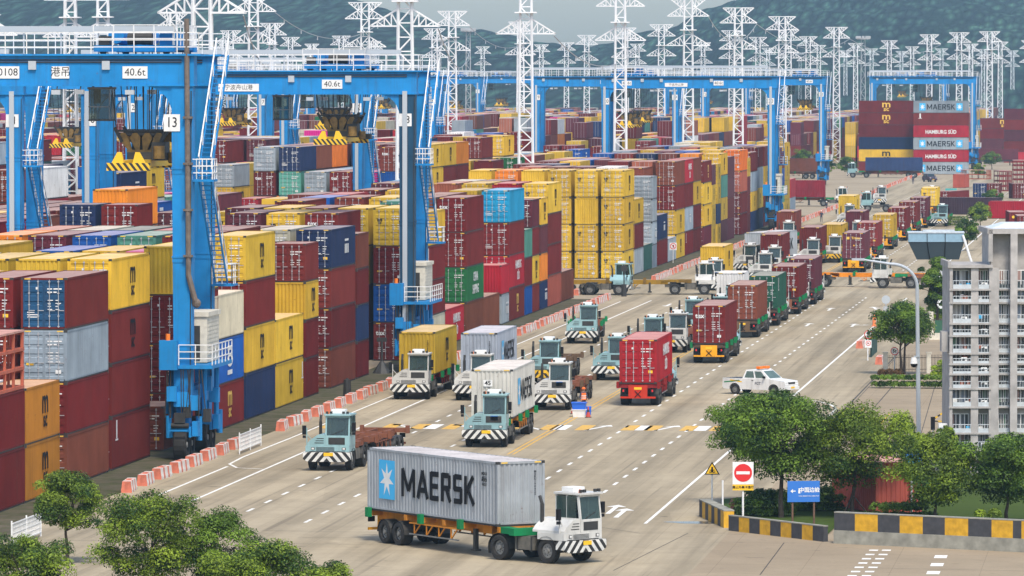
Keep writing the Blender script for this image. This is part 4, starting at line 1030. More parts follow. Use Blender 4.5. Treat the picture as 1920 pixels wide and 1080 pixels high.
# ---------------------------------------------------------------- terminal trucks (front faces local -y)
WHT, LBL = (0.58, 0.575, 0.54), (0.27, 0.44, 0.46)
def t_frame():
    mb = MB()
    for x in (-.42, .42): mb.box(x - .08, x + .08, .4, 5.2, .72, 1.0)
    for y in (.6, 2.2, 3.4, 5.1): mb.box(-.42, .42, y - .08, y + .08, .74, .98)
    mb.box(-1.2, -.62, 2.1, 3.25, .55, 1.12); mb.box(.62, 1.2, 2.1, 3.25, .55, 1.12); mb.box(-1.24, -.6, 2.18, 2.24, .5, 1.16, 1); mb.box(-1.24, -.6, 3.05, 3.11, .5, 1.16, 1)
    mb.box(-.55, .55, 2.3, 5.3, 1.0, 1.06); mb.cyl((0, 4.1, 1.06), (0, 4.1, 1.22), .5, n=16, m=1); mb.box(-.4, .4, 3.6, 4.7, 1.1, 1.2, 1)
    for y in (1.3, 4.2): mb.cyl((-1.1, y, .54), (1.1, y, .54), .11, m=1)
    for sx in (-1, 1):                                                # mudguards
        pr = [(4.2 + .68 * math.cos(a), .54 + .68 * math.sin(a)) for a in [math.pi * (i / 8) for i in range(-1, 9)]]
        for (a, c), (d, e) in zip(pr, pr[1:]): mb.quad([(sx * .68, a, c), (sx * 1.27, a, c), (sx * 1.27, d, e), (sx * .68, d, e)], 1)
        pr = [(1.3 + .66 * math.cos(a), .56 + .66 * math.sin(a)) for a in [math.pi * (i / 8) for i in range(0, 8)]]
        for (a, c), (d, e) in zip(pr, pr[1:]): mb.quad([(sx * .85, a, c), (sx * 1.25, a, c), (sx * 1.25, d, e), (sx * .85, d, e)], 1)
    mb.cyl((-.75, 2.0, 1.1), (-.75, 2.0, 2.6), .09, n=8, m=1); mb.cyl((-.75, 2.0, 2.6), (-.75, 2.15, 2.95), .075, n=8, m=1)
    return mb.mesh('chassis_frame', [solid('dusty_frame', (.13, .12, .10), .8, 0, .4), M['dark']])
def t_hood():
    mb = MB()
    mb.box(-1.22, 1.22, .22, 1.85, 1.06, 1.38)                        # full-width nose
    mb.prism([(-1.16, 1.381), (-.125, 1.381), (-.125, 2.0), (-.55, 1.98), (-1.0, 1.66), (-1.16, 1.48)], .26, 2.2, 0, 'y')
    for i in range(4): mb.box(-.62, .40, .205, .225, 1.12 + i * .055, 1.145 + i * .055, 1)
    for i in range(3): mb.box(-.72 + i * .06, -.2, .245, .262, 1.52 + i * .12, 1.56 + i * .12, 1)
    mb.box(.06, .98, .222, .245, 1.46, 1.84, 1); mb.box(-1.0, 1.0, .21, .228, 1.06, 1.09, 1)
    mb.box(-.9, -.7, .20, .222, 1.16, 1.30, 1); mb.box(.82, 1.04, .20, .222, 1.16, 1.30, 1)
    mb.bar((-1.2, .5, 1.38), (-1.2, .5, 2.35), .05); mb.bar((-1.2, .5, 2.0), (-.85, .6, 1.6), .035)
    return mb.mesh('hood', [M['body'], M['dark']])
def t_cab():
    mb = MB(); x0, x1, y0, y1 = -.12, 1.24, .24, 1.80
    mb.box(x0, x1, y0, y1, 1.38, 1.95)
    for x in (x0, x1 - .08):
        mb.hexa([(x, y0, 1.95), (x + .08, y0, 1.95), (x + .08, y0 + .12, 1.95), (x, y0 + .12, 1.95), (x, y0 + .14, 3.02), (x + .08, y0 + .14, 3.02), (x + .08, y0 + .26, 3.02), (x, y0 + .26, 3.02)])
        mb.box(x, x + .08, y1 - .1, y1, 1.95, 3.02); mb.box(x, x + .08, 1.06, 1.14, 1.95, 3.02)
    mb.box(x0 - .05, x1 + .05, y0 - .02, y1 + .06, 3.02, 3.12); mb.box(x0, x1, y0 + .11, y0 + .24, 2.93, 3.02); mb.box(x0, x1, y1 - .08, y1, 2.9, 3.02)
    mb.box(x0 + .2, x0 + .95, .9, 1.6, 3.12, 3.34, 1)
    mb.box(.3, .85, 1.25, 1.6, 1.95, 2.55, 2); mb.box(.3, .85, .95, 1.3, 1.951, 2.08, 2); mb.box(.38, .77, 1.28, 1.42, 2.55, 2.75, 2); mb.cyl((.57, .72, 2.0), (.57, .66, 2.3), .03, n=6, m=2); mb.cyl((.57, .66, 2.3), (.57, .64, 2.32), .19, n=12, m=2)
    for x in (x0 + .1, x0 + .32, x1 - .35, x1 - .12): mb.box(x - .07, x + .07, y0 + .02, y0 + .14, 3.14, 3.27, 2)
    return mb.mesh('cab', [M['body'], M['white'], M['dark']])
def t_glass(k):
    x0, x1, y0, y1 = -.04, 1.16, .24, 1.80; mb = MB()
    if k == 'windscreen': mb.hexa([(x0, y0 + .03, 1.95), (x1, y0 + .03, 1.95), (x1, y0 + .05, 1.95), (x0, y0 + .05, 1.95), (x0, y0 + .17, 2.95), (x1, y0 + .17, 2.95), (x1, y0 + .19, 2.95), (x0, y0 + .19, 2.95)]); mb.bar((.2, y0 + .02, 1.98), (.9, y0 + .06, 2.25), .025, m=1)
    elif k == 'side': mb.box(-.01, .01, y0 + .26, 1.06, 1.95, 2.95); mb.box(-.01, .01, 1.14, y1 - .1, 1.95, 2.95)
    else: mb.box(x0, x1, y1 - .05, y1 - .03, 1.95, 2.95)
    return mb.mesh('window', [M['glass'], M['dark']])
def t_bumper(yl):
    mb = MB(); mb.prism([(-1.05, .52), (1.05, .52), (1.32, .66), (1.32, 1.04), (-1.32, 1.04), (-1.32, .66)], .04, .24, 0, 'y'); mb.box(1.12, 1.318, .24, .62, .66, 1.04, 0); mb.box(-1.318, -1.12, .24, .62, .66, 1.04, 0)
    return mb.mesh('bumper', M['hazby' if yl else 'hazbw'])
def t_mirror():
    mb = MB(); mb.box(-.10, .10, -.08, .06, -.28, .22); mb.box(-.08, .08, -.07, .05, -.46, -.32); return mb.mesh('mirror', M['black'])
def c_trailer():
    mb = MB()
    for x in (-.5, .5):
        mb.box(x - .09, x + .09, 4.9, 16.25, 1.02, 1.42); mb.box(x - .09, x + .09, 2.75, 4.9, 1.24, 1.46)
        mb.hexa([(x - .09, 4.7, 1.24), (x + .09, 4.7, 1.24), (x + .09, 5.6, 1.02), (x - .09, 5.6, 1.02), (x - .09, 4.7, 1.4), (x + .09, 4.7, 1.4), (x + .09, 5.6, 1.4), (x - .09, 5.6, 1.4)])
    for y in (3.95, 7.2, 9.0, 10.9, 12.6, 16.0): mb.box(-1.2, 1.2, y - .11, y + .11, 1.2, 1.46)
    for y in (5.5, 6.3, 8.1, 10, 11.8, 13.4, 14.4): mb.box(-.5, .5, y - .06, y + .06, 1.08, 1.3)
    for y in (13.2, 14.55): mb.cyl((-1.1, y, .52), (1.1, y, .52), .1, m=1); mb.box(-.62, .62, y - .18, y + .18, .7, 1.02, 1)
    for sx in (-1, 1):
        mb.box(sx * .8 - .09, sx * .8 + .09, 6.6, 6.8, .28, 1.2, 1); mb.box(sx * .8 - .16, sx * .8 + .16, 6.5, 6.9, .2, .28, 1)
        mb.bar((sx * 1.18, 7.6, .62), (sx * 1.18, 12.2, .62), .06, m=2); mb.bar((sx * 1.18, 7.6, 1.12), (sx * 1.18, 12.2, 1.12), .06)
        for i in range(4): mb.bar((sx * 1.18, 7.7 + i * 1.15, 1.12), (sx * 1.18, 8.3 + i * 1.15, .62), .05); mb.bar((sx * 1.18, 8.3 + i * 1.15, 1.12), (sx * 1.18, 8.3 + i * 1.15, .62), .05)
        for y in (13.2, 14.55):
            pr = [(y + .64 * math.cos(a), .52 + .62 * math.sin(a)) for a in [math.pi * (i / 8) for i in range(0, 9)]]
            for (a, c), (d, e) in zip(pr, pr[1:]): mb.quad([(sx * .68, a, c), (sx * 1.26, a, c), (sx * 1.26, d, e), (sx * .68, d, e)], 1)
    return mb.mesh('trailer_frame', [M['paint'], M['dark'], M['rim']])
def c_bracket():
    mb = MB(); mb.box(-.10, .10, -.15, .15, -.34, .10); mb.box(-.12, .12, -.08, .08, -.28, .02); return mb.mesh('guide_bracket', M['paint'])
def c_goose():
    mb = MB(); mb.box(-1.2, 1.2, 2.55, 3.0, 1.16, 1.48); mb.box(-1.15, -.62, 3.0, 4.0, 1.2, 1.47); mb.box(.62, 1.15, 3.0, 4.0, 1.2, 1.47); return mb.mesh('gooseneck', M['paint'])
def c_tail():
    mb = MB(); mb.box(-.62, .62, 16.25, 16.33, .52, 1.38); mb.box(-1.15, 1.15, 16.2, 16.3, .52, .64)
    for sx in (-1, 1): mb.box(sx * .95 - .16, sx * .95 + .16, 16.26, 16.36, .9, 1.15, 1); mb.box(sx * .95 - .05, sx * .95 + .05, 16.36, 16.375, .95, 1.1, 2)
    mb.box(-.25, .25, 16.33, 16.345, 1.1, 1.25, 3); mb.bar((-.2, 16.34, .6), (.2, 16.34, 1.0), .05, m=1); mb.bar((.2, 16.35, .6), (-.2, 16.35, 1.0), .05, m=1)
    return mb.mesh('tail_panel', [M['paint'], M['black'], M['sred'], M['syel']])
ORG, GRN, RUST, BRN = (0.56, 0.22, 0.03), (0.012, 0.20, 0.07), (0.22, 0.085, 0.05), (0.14, 0.09, 0.055)
def truck(loc, yaw, label, col=WHT, tyaw=None, trailer=ORG, bracket=GRN, tail=(0.80, 0.36, 0.02), load=None, group='terminal trucks on the road', detail=2, hazy=False, plateblue=False):
    """yaw: heading of the tractor; tyaw: heading of the trailer"""
    r = empty('terminal_truck', loc, yaw); tag(r, label, 'truck', group)
    g = lambda k, f: cached(('truck', k), f)
    add('chassis_frame', g('fr', t_frame), r); hd_ = add('hood', g('hood', t_hood), r, color=col)
    cb_ = add('cab', g('cab', t_cab), r, color=col)
    for q in (cb_, hd_):
        bv = q.modifiers.new('rounded', 'BEVEL'); bv.width = .045; bv.segments = 2; bv.limit_method = 'ANGLE'
    add('windscreen', g('ws', lambda: t_glass('windscreen')), cb_)
    for x in (-.14, 1.26): add('side_window', g('sw', lambda: t_glass('side')), cb_, (x, 0, 0))
    add('rear_window', g('rw', lambda: t_glass('rear')), cb_)
    add('beacon', g('beacon', lambda: MB().cyl((0, 0, 0), (0, 0, .16), .07, .05, 8).mesh('beacon', M['orange'])), cb_, (.02, .42, 3.12))
    add('bumper', g(('bump', hazy), lambda: t_bumper(hazy)), r)
    add('number_plate', g('np', lambda: MB().box(-.26, .26, 0, .02, -.09, .09).mesh('plate', M['syel'])), r, (.1, .018, .93))
    for x in (-.8, .93): add('headlight', g('hl', lambda: MB().box(-.07, .07, 0, .03, -.05, .05).mesh('headlight', M['lens'])), r, (x, .185, 1.23))
    for x, y, z in ((-1.33, .45, 2.25), (1.45, .42, 2.45)): add('mirror', g('mir', t_mirror), r, (x, y, z))
    if plateblue: add('side_badge', g('badge', lambda: MB().box(-.22, .22, 0, .02, -.14, .14).mesh('badge', M['lblue'])), r, (.55, .222, 1.72))
    for x in (-1.03, 1.03): add('wheel', wheel_mesh(.57, .34), r, (x, 1.3, .57))
    for x in (-1.0, 1.0): add('wheel', wheel_mesh(.57, .56), r, (x, 4.2, .57))
    if trailer is None: return r
    ty = yaw if tyaw is None else tyaw
    T = Matrix.Translation((0, 4.1, 0)) @ Matrix.Rotation(ty - yaw, 4, 'Z') @ Matrix.Translation((0, -4.1, 0))
    tr = add('trailer_frame', g('trail', c_trailer), r, mat=T, color=trailer)
    for y in (13.2, 14.55):
        for x in (-.98, .98): add('trailer_wheel', wheel_mesh(.55, .56), tr, (x, y, .55))
    for y in (7.2, 10.9, 15.9):
        for x in (-1.33, 1.33): add('guide_bracket', g('br', c_bracket), tr, (x, y, 1.5), color=bracket)
    add('gooseneck', g('goose', c_goose), tr, color=bracket); add('tail_panel', g('tail', c_tail), tr, color=tail)
    if load:
        Wm = Matrix.Translation(Vector(loc)) @ Matrix.Rotation(yaw, 4, 'Z') @ T
        L = load.get('L', 12.19); c = Wm @ Vector((0, 4.0 + L / 2 if L > 8 else load.get('y', 9.0), 1.47))
        # the container's "front" end (blind) faces the tractor; local -y carries the doors if the truck drives away
        away = load.get('away', False)
        o = container(c, load['c'], L, load.get('H', 2.896), away, ty + (math.pi if away else 0), load.get('lg'), load.get('rnd', RAND), None, load.get('var'))
        tag(o, load['label'], 'container', 'containers carried on trucks')
    return r
PI = math.pi
def front(u, v): return G(u, v)
# the big grey one turning in the foreground
thT, thC = R(52), R(36.1)
cor = G(932.7, 988, 1.47)
Rz = Matrix.Rotation(thC, 3, 'Z')
king = cor + Rz @ Vector((1.22, 0.1, 0)); king.z = 0
root = king - Matrix.Rotation(thT, 3, 'Z') @ Vector((0, 4.1, 0))
truck(root, thT, 'white terminal truck turning right in front, hauling the grey star container', WHT, thC, ORG, GRN, load=dict(c=(.35, .375, .395), lg='maersktruck', label='grey container with big black lettering and white star, on the turning truck'))
def facing(u, v, label, col=LBL, **k):
    c = k.get('load'); return truck(G(u, v), k.pop('yaw', 0.0), label, col, **k)
def leaving(u, v, label, col=WHT, **k):
    k.setdefault('trailer', (.10, .07, .05))
    p = G(u, v); return truck(p + Vector((0, 16.33, 0)), PI, label, col, **k)
facing(612, 884, 'pale blue truck pulling an empty rusty trailer, ahead of the barrier row', LBL, trailer=RUST, bracket=RUST, tail=RUST, yaw=R(-4))
facing(908, 840, 'pale blue truck with blue badge carrying the rusty white container', LBL, trailer=ORG, plateblue=True, load=dict(c=(.56, .55, .50), lg='plate maersk', label='cream-white container with rusty corner posts and number plate 45 on its end'))
facing(885, 752, 'white truck hidden behind the rusty white container', WHT, load=dict(c=(.36, .40, .46), lg='vert maersk', label='pale grey ribbed container behind the rusty white one'))
facing(768, 750, 'white truck carrying a yellow container beside the barrier row', WHT, trailer=(.2, .02, .02), load=dict(c='y', lg='msc vert', label='yellow container on the white truck nearest the roadside stacks'))
facing(1032, 770, 'white truck with grey windscreen and empty rusty trailer near the worker', WHT, trailer=RUST, bracket=BRN, tail=RUST, plateblue=True)
facing(1014, 722, 'pale blue truck with yellow-striped bumper and empty trailer', LBL, trailer=BRN, bracket=BRN, tail=RUST, hazy=True)
facing(1090, 645, 'pale blue truck with empty trailer alone by the solid white line', LBL, trailer=RUST, bracket=GRN, tail=RUST, yaw=R(3))
facing(1143, 714, 'pale blue truck half hidden behind the red container', LBL, trailer=RUST, bracket=GRN)
facing(1210, 672, 'pale blue truck with exhaust stack, hidden behind the red container', LBL, trailer=RUST, bracket=RUST)
facing(1257, 662, 'white truck between the red and the first maroon container', WHT, trailer=RUST, bracket=RUST)
facing(1287, 632, 'pale blue truck peeping out left of the first maroon container', LBL, trailer=RUST, bracket=GRN)
facing(1340, 626, 'pale blue cab hidden behind the brown container', LBL, trailer=None)
facing(1363, 604, 'pale blue truck under the short white container', LBL, load=dict(c='w', L=6.06, y=7.2, H=2.75, lg='', label='short white container beside the brown one'))
facing(1330, 545, 'white truck with blue badge carrying a yellow container at the crossing', WHT, plateblue=True, load=dict(c='y', lg='msc', label='yellow container left of the grey lettered one at the crossing'))
facing(1396, 512, 'white truck carrying the grey container with rusty posts', WHT, yaw=R(-13), load=dict(c=(.40, .43, .45), lg='maersk', label='grey lettered container with rusty end posts in mid queue'))
facing(1424, 530, 'white truck with dark windscreen in front of the grey container', WHT, trailer=RUST)
facing(1442, 517, 'white truck with round blue badge beside the two crimson containers', WHT, plateblue=True, load=dict(c='m', lg='vert', L=12.19, label='dark red container in mid queue, front one of two'))
facing(1515, 500, 'white truck right of the dark red containers', WHT, load=dict(c='m', lg='vert', label='dark red container in mid queue, behind its twin'))
facing(1470, 462, 'white truck hidden behind the grey lettered container', WHT, load=dict(c='b', lg='vert', label='brown container behind the grey lettered one'))
facing(1556, 493, 'white truck carrying a yellow container, next to the leaving maroon one', WHT, hazy=True, load=dict(c='y', lg='msc', label='yellow container facing us left of the Triton-lettered maroon one'.replace('Triton-lettered ', '')))
facing(1600, 462, 'white truck hidden behind the leaving maroon container', WHT, load=dict(c='p', lg='vert', label='purple-maroon container between two yellow ones in the far queue'))
facing(1585, 425, 'white truck carrying a yellow container in front of the side-on maroon one', WHT, load=dict(c='y', lg='msc', label='yellow container just right of the crossing maroon one'))
facing(1742, 385, 'white truck driving towards us at the far bend', WHT, trailer=RUST)
facing(1760, 425, 'pale blue cab at the far right of the queue', LBL, trailer=RUST)
RED = (.34, .018, .024)
leaving(1196, 762, 'terminal truck with red tail panel under the bright red container', LBL, trailer=(.25, .02, .02), bracket=(.25, .02, .02), tail=(.52, .04, .02), load=dict(c=RED, away=True, lg='hs', var=1, label='bright red container with white letters seen from its doors'))
leaving(1329, 682, 'terminal truck with orange tail panel under the first maroon container', LBL, load=dict(c='m', away=True, lg='tex', var=2, label='maroon container with white lettering at the tail of the leaving queue'))
leaving(1392, 634, 'terminal truck under the brown container', WHT, tail=BRN, load=dict(c='b', away=True, var=3, label='brown container in the leaving queue before the green one'))
leaving(1431, 612, 'terminal truck under the dark green container', WHT, tail=RUST, load=dict(c=(.02, .085, .055), away=True, lg='one', var=0, label='dark green container in the leaving queue'))
leaving(1472, 590, 'terminal truck under the third maroon container', WHT, tail=RUST, load=dict(c='m', away=True, var=1, label='maroon container directly beyond the dark green one'))
leaving(1503, 572, 'terminal truck heading the near queue, just before the crossing', WHT, tail=RUST, load=dict(c='p', away=True, var=2, label='purple-maroon container at the head of the near leaving queue'))
leaving(1600, 511, 'terminal truck with orange tail panel beyond the crossing', WHT, load=dict(c='p', away=True, lg='triton', var=0, label='plain maroon container end with small yellow lettering beyond the crossing'))
leaving(1626, 487, 'terminal truck under the maroon container beside the yellow one', WHT, load=dict(c=(.2, .03, .03), away=True, lg='tex', var=1, label='reddish container with white door marks left of the leaving yellow one'))
leaving(1655, 468, 'terminal truck under the leaving yellow container', WHT, load=dict(c='y', away=True, lg='msc mscd', var=1, label='yellow container leaving in the far queue'))
leaving(1682, 452, 'terminal truck behind the leaving yellow container', WHT, load=dict(c='m', away=True, var=2, label='maroon container just ahead of the leaving yellow one'))
leaving(1702, 438, 'terminal truck with orange panel near the hanging control cabin', WHT, load=dict(c='m', away=True, var=3, label='maroon container left of the grey-blue cabin'))
leaving(1722, 428, 'terminal truck beside the grey-blue cabin', WHT, load=dict(c='p', away=True, var=0, label='purple container just left of the grey-blue cabin'))
leaving(1742, 405, 'terminal truck under the farthest leaving yellow container', WHT, load=dict(c='y', away=True, lg='mscd', var=0, label='yellow container farthest along the leaving queue'))
# trucks crossing the road
def crossing(u, v, yaw, label, col, **k): return truck(G(u, v), yaw, label, col, **k)
crossing(1188, 553, R(86), 'pale blue truck entering the crossing from the left with a dark empty trailer', LBL, trailer=None)
crossing(1128, 522, R(20), 'pale blue cab standing behind the truck that enters the crossing', LBL, trailer=None)
crossing(1345, 552, R(95), 'white truck pulling a long yellow trailer out of the stacks', WHT, trailer=(.33, .19, .02), bracket=(.2, .12, .03), tail=RUST)
crossing(1632, 540, R(-90), 'white truck driving left across the crossing behind the lamp arm', WHT, trailer=RUST, bracket=GRN)
crossing(1472, 537, R(-91), 'truck towing the bright orange empty trailer, cab hidden by the queue', WHT, trailer=(.75, .25, .02), bracket=GRN)
crossing(1612, 397, R(-88), 'pale blue truck turning into the far junction', LBL, trailer=None)
crossing(1648, 385, R(10), 'white truck waiting behind the pale blue one at the far junction', WHT, trailer=None)
crossing(1592, 387, R(90), 'white truck pulling the crimson side-on container', WHT, trailer=RUST, load=dict(c=(.22, .018, .028), lg='', label='crimson side-on container crossing beyond the yellow stacks'))
crossing(1588, 333, R(-90), 'pale blue truck hauling the long navy container past the side-on stacks', LBL, trailer=RUST, load=dict(c=(.03, .05, .13), lg='', label='long navy side-on container on the far truck'))
crossing(1395, 335, R(-90), 'far truck half hidden behind the yellow stacks', WHT, trailer=RUST, load=dict(c='b', lg='', label='brownish side-on container left of the round tree'))
# ---------------------------------------------------------------- trees, hedges
def leaves_mesh(name, clumps, nleaf, size, mat, seed, flat=0.5):
    """clumps: (x,y,z,radius). many small leaf faces on the shell of each clump, tinted lighter towards young tips"""
    rg = np.random.default_rng(seed); V = []; T = []
    tot = sum(c[3] ** 2 for c in clumps)
    for (x, y, z, r) in clumps:
        n = max(12, int(nleaf * r * r / tot))
        d = rg.normal(size=(n, 3)); d /= np.linalg.norm(d, axis=1)[:, None]
        d[:, 2] = np.where(d[:, 2] < -.35, -d[:, 2], d[:, 2])
        rad = r * rg.uniform(.45, 1.06, n) ** .7
        c = np.array([x, y, z]) + d * rad[:, None] * np.array([1, 1, .82])
        nn = d + rg.normal(scale=.5, size=(n, 3)); nn[:, 2] += .4; nn /= np.linalg.norm(nn, axis=1)[:, None]
        a = np.cross(nn, rg.normal(size=(n, 3))); a /= np.linalg.norm(a, axis=1)[:, None]; b_ = np.cross(nn, a)
        s = size * rg.uniform(.6, 1.35, n)[:, None]
        V.append(np.stack([c - a * s, c - b_ * s * .45, c + a * s, c + b_ * s * .45], 1).reshape(-1, 3))
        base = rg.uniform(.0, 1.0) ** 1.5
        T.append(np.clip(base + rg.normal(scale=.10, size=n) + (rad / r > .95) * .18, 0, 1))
    V = np.concatenate(V); T = np.concatenate(T); n = len(T)
    me = bpy.data.meshes.new(name)
    me.vertices.add(4 * n); me.vertices.foreach_set('co', V.ravel()); me.loops.add(4 * n); me.loops.foreach_set('vertex_index', np.arange(4 * n))
    me.polygons.add(n); me.polygons.foreach_set('loop_start', np.arange(0, 4 * n, 4)); me.polygons.foreach_set('loop_total', np.full(n, 4))
    at_ = me.attributes.new('tint', 'FLOAT', 'FACE'); at_.data.foreach_set('value', T.astype(np.float32))
    me.materials.append(mat); me.update(); me.validate(); return me
def tree(p, h, wd, label, mat='leafa', seed=0, trunk_h=0.35, nleaf=7000, leaf=.13, dense=1.0, group=None, stems=1, props=False, lean=0.0):
    r = random.Random(seed); nleaf = int(nleaf * 1.9); leaf *= .72; root = empty('tree', p, r.uniform(0, 6)); tag(root, label, 'tree', group)
    th = h * trunk_h; mb = MB(); ch = h - th; tips = []
    ctr = th + ch * .5
    for sidx in range(stems):
        ox = (sidx - (stems - 1) / 2) * .5
        pts = [Vector((ox, 0, 0))]
        for i in range(1, 5): pts.append(Vector((ox + r.uniform(-.08, .08) * i + lean * i / 4, r.uniform(-.08, .08) * i, (th + ch * .45) * i / 4)))
        rad = .045 * h * .55
        for i in range(4): mb.cyl(pts[i], pts[i + 1], rad * (1 - i * .18), rad * (1 - (i + 1) * .18), 8, caps=False)
        for i in range(9):
            t = r.uniform(.55, 1.0); k_ = min(3, int(t * 4)); q = pts[k_].lerp(pts[k_ + 1], t * 4 - k_)
            a = r.uniform(0, 2 * math.pi); e = Vector((math.cos(a) * wd * r.uniform(.22, .4), math.sin(a) * wd * r.uniform(.22, .4), r.uniform(.12, .55) * ch)); m_ = q + e * .5 + Vector((0, 0, .08 * ch))
            mb.cyl(q, m_, rad * .38, rad * .25, 5, caps=False); mb.cyl(m_, q + e, rad * .25, rad * .08, 5, caps=False); tips.append(q + e)
    if props:
        for a in (.5, 2.6, 4.7): mb.cyl((.9 * math.cos(a), .9 * math.sin(a), 0), (0, 0, th * .9), .035, n=5)
    cl = []
    n = int(42 * dense)
    for i in range(n):
        a = r.uniform(0, 2 * math.pi); zz = r.uniform(-.95, 1); q = math.sqrt(max(0, 1 - zz * zz)) * r.uniform(.55, 1.0)
        wv = 1 + .22 * math.sin(2 * a + seed) + .12 * math.sin(5 * a + zz * 3 + seed)
        tp = .72 + .28 * (1 - max(0, zz)) 
        cl.append((math.cos(a) * q * wd * .36 * wv * tp, math.sin(a) * q * wd * .36 * wv * tp, ctr + zz * ch * .42 + r.uniform(-.05, .05) * ch, wd * r.uniform(.06, .19)))
    for t_ in tips: cl.append((t_.x, t_.y, min(t_.z, h * .95), wd * r.uniform(.09, .15)))
    tm = mb.mesh('trunk', M['bark'], True)
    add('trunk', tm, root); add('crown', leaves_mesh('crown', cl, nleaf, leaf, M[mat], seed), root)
    return root
FG = 'leafy trees in the foreground corner'
def T(u, v): return G(u, v)
tree(G(126, 1056), 3.85, 4.1, 'young tree with bare dark trunk, standing alone in front of the mustard containers', 'leafa', 1, .38, 11000, .085, 1.1, FG)
tree(G(40, 1165), 3.3, 4.4, 'leafy tree cut by the lower left corner of the photo', 'leafa', 2, .25, 11000, .085, 1.1, FG)
tree(G(275, 1140), 4.5, 5.3, 'broad pale-tipped tree, tallest of the foreground clump', 'leafa', 3, .22, 15000, .085, 1.5, FG)
tree(G(412, 1135), 3.6, 4.4, 'dark round tree between the tallest clump tree and the road', 'leafb', 4, .22, 12000, .085, 1.2, FG)
tree(G(505, 1185), 3.3, 5.4, 'low spreading tree at the bottom edge, ending the foreground clump', 'leafa', 5, .2, 14000, .085, 1.3, FG)
tree(G(622, 1165), 2.2, 3.0, 'small bushy tree at the bottom edge beside the open road', 'leafa', 7, .2, 6000, .085, .8, FG)
IG = 'trees on the island by the gate'
tree(G(1465, 972), 6.0, 6.24, 'large dark tree right of the no-entry sign, with propped trunk', 'leafb', 11, .29, 15000, .105, 1.3, IG)
tree(G(1408, 945), 5.4, 5.2, 'dark tree behind the no-entry sign', 'leafb', 12, .38, 12000, .105, 1.2, IG)
tree(G(1598, 970), 5.2, 6.72, 'light green spreading tree with tripod props, beside the blue sign', 'leafa', 13, .24, 13000, .1, 1.2, IG, props=True)
tree(G(1672, 930), 4.3, 3.60, 'light green tree behind the spreading tree with props', 'leafa', 14, .22, 7000, .1, .9, IG)
tree(G(1755, 985), 4.1, 5.28, 'round bright-topped tree below the lamp post', 'leafa', 15, .15, 13000, .095, 1.3, IG)
tree(G(1772, 905), 3.0, 2.0, 'slender tree against the white apartment block', 'leafa', 16, .3, 4000, .09, .8, IG)
tree(G(1888, 985), 4.2, 5.52, 'dark round tree at the right edge below the apartment block', 'leafb', 17, .2, 13000, .1, 1.2, IG)
tree(G(1692, 702), 4.9, 5.28, 'bushy tree with two dark trunks behind the hedge', 'leafb', 18, .42, 10000, .12, 1.1, IG, stems=2)
tree(G(1758, 612), 5.9, 3.6, 'dense dark conical tree under the grey-blue cabin', 'leafb', 19, .08, 11000, .13, 1.4, IG)
FGR = 'trees beyond the cross road'
for i, (u, v, h, wd, lab) in enumerate(((1505, 335, 6.3, 5.6, 'large round dark tree between the two cranes at the open concrete'), (1553, 335, 5.0, 3.4, 'narrow tree right of the crane on the open concrete'), (1589, 330, 4.0, 5.0, 'low bushy tree behind the pale blue far truck'),
                         (1650, 322, 4.4, 3.6, 'small tree in front of the yellow side-on container'), (1702, 322, 4.0, 3.6, 'small tree at the corner of the grey side-on stack'), (1860, 318, 4.0, 5.5, 'dark shrubby tree right of the purple container'), (1900, 300, 5.0, 6.0, 'shrubby tree on the rise at the right edge'), (1835, 335, 3.0, 3.5, 'low shrub left of the stacked racks'),
                         (1812, 470, 4.0, 3.8, 'tree with pale blossom behind the grey-blue cabin'), (1838, 430, 3.4, 4.6, 'green bush beyond the blossoming tree'), (1862, 392, 3.0, 4.0, 'dark bush below the flat-topped red container'))):
    tree(G(u, v), h, wd, lab, 'leafb' if i not in (7, 9) else 'leafa', 30 + i, .22, 3500, .17, .9, FGR)
def bush(u, v, L, D, h, label, mat='leafb', seed=1, nleaf=6000, rz=0.0, cat='hedge', name='hedge', leaf=.07, dome=False):
    r = random.Random(seed); cl = []
    nx = max(2, int(L / .45)); ny = max(2, int(D / .45)); nz = max(1, int(h / .4))
    for i in range(nx):
        for j in range(ny):
            for k in range(nz):
                a, c, e = (i + .5) / nx * 2 - 1, (j + .5) / ny * 2 - 1, (k + .5) / nz
                if dome and a * a + c * c * .8 + (e * .9) ** 2 > 1.05: continue
                cl.append((a * L / 2 + r.uniform(-.05, .05), c * D / 2, e * h * .88, .32 + r.uniform(-.04, .06)))
    o = add(name, leaves_mesh(name, cl, nleaf, leaf, M[mat], seed), None, G(u, v), rz); tag(o, label, cat, None); return o
bush(1434, 968, 3.1, 2.0, 1.45, 'round clipped bush at the foot of the no-entry sign', seed=41, cat='bush', name='bush', dome=True, nleaf=7000)
bush(1522, 958, 3.2, 2.0, 1.35, 'clipped dark bush behind the blue direction sign', seed=42, cat='bush', name='bush', dome=True, nleaf=7000)
bush(1686, 978, 3.6, 2.0, 1.0, 'low dark bush between the propped tree and the round tree', seed=43, cat='bush', name='bush', dome=True, nleaf=7000)
bush(1850, 990, 1.3, 1.2, 1.0, 'small yellow-green bush behind the long striped wall', 'leafa', 44, cat='bush', name='bush', dome=True, nleaf=2600)
bush(1716, 728, 6.0, 1.2, 1.05, 'long clipped dark hedge below the black fence', seed=45, nleaf=9000, leaf=.075)
bush(1668, 708, 1.6, 1.4, .75, 'russet clipped hedge at the corner of the dark hedge', 'leafr', 46, nleaf=2500)
bush(1765, 706, 1.4, 1.2, 1.3, 'bright green bush behind the right end of the hedge', 'leafa', 47, cat='bush', name='bush', dome=True, nleaf=2400)
bush(1768, 600, 3.0, 4.0, 1.1, 'green undergrowth behind the cream gate wall', 'leafa', 48, cat='bush', name='bush', dome=True, nleaf=3000, leaf=.09)
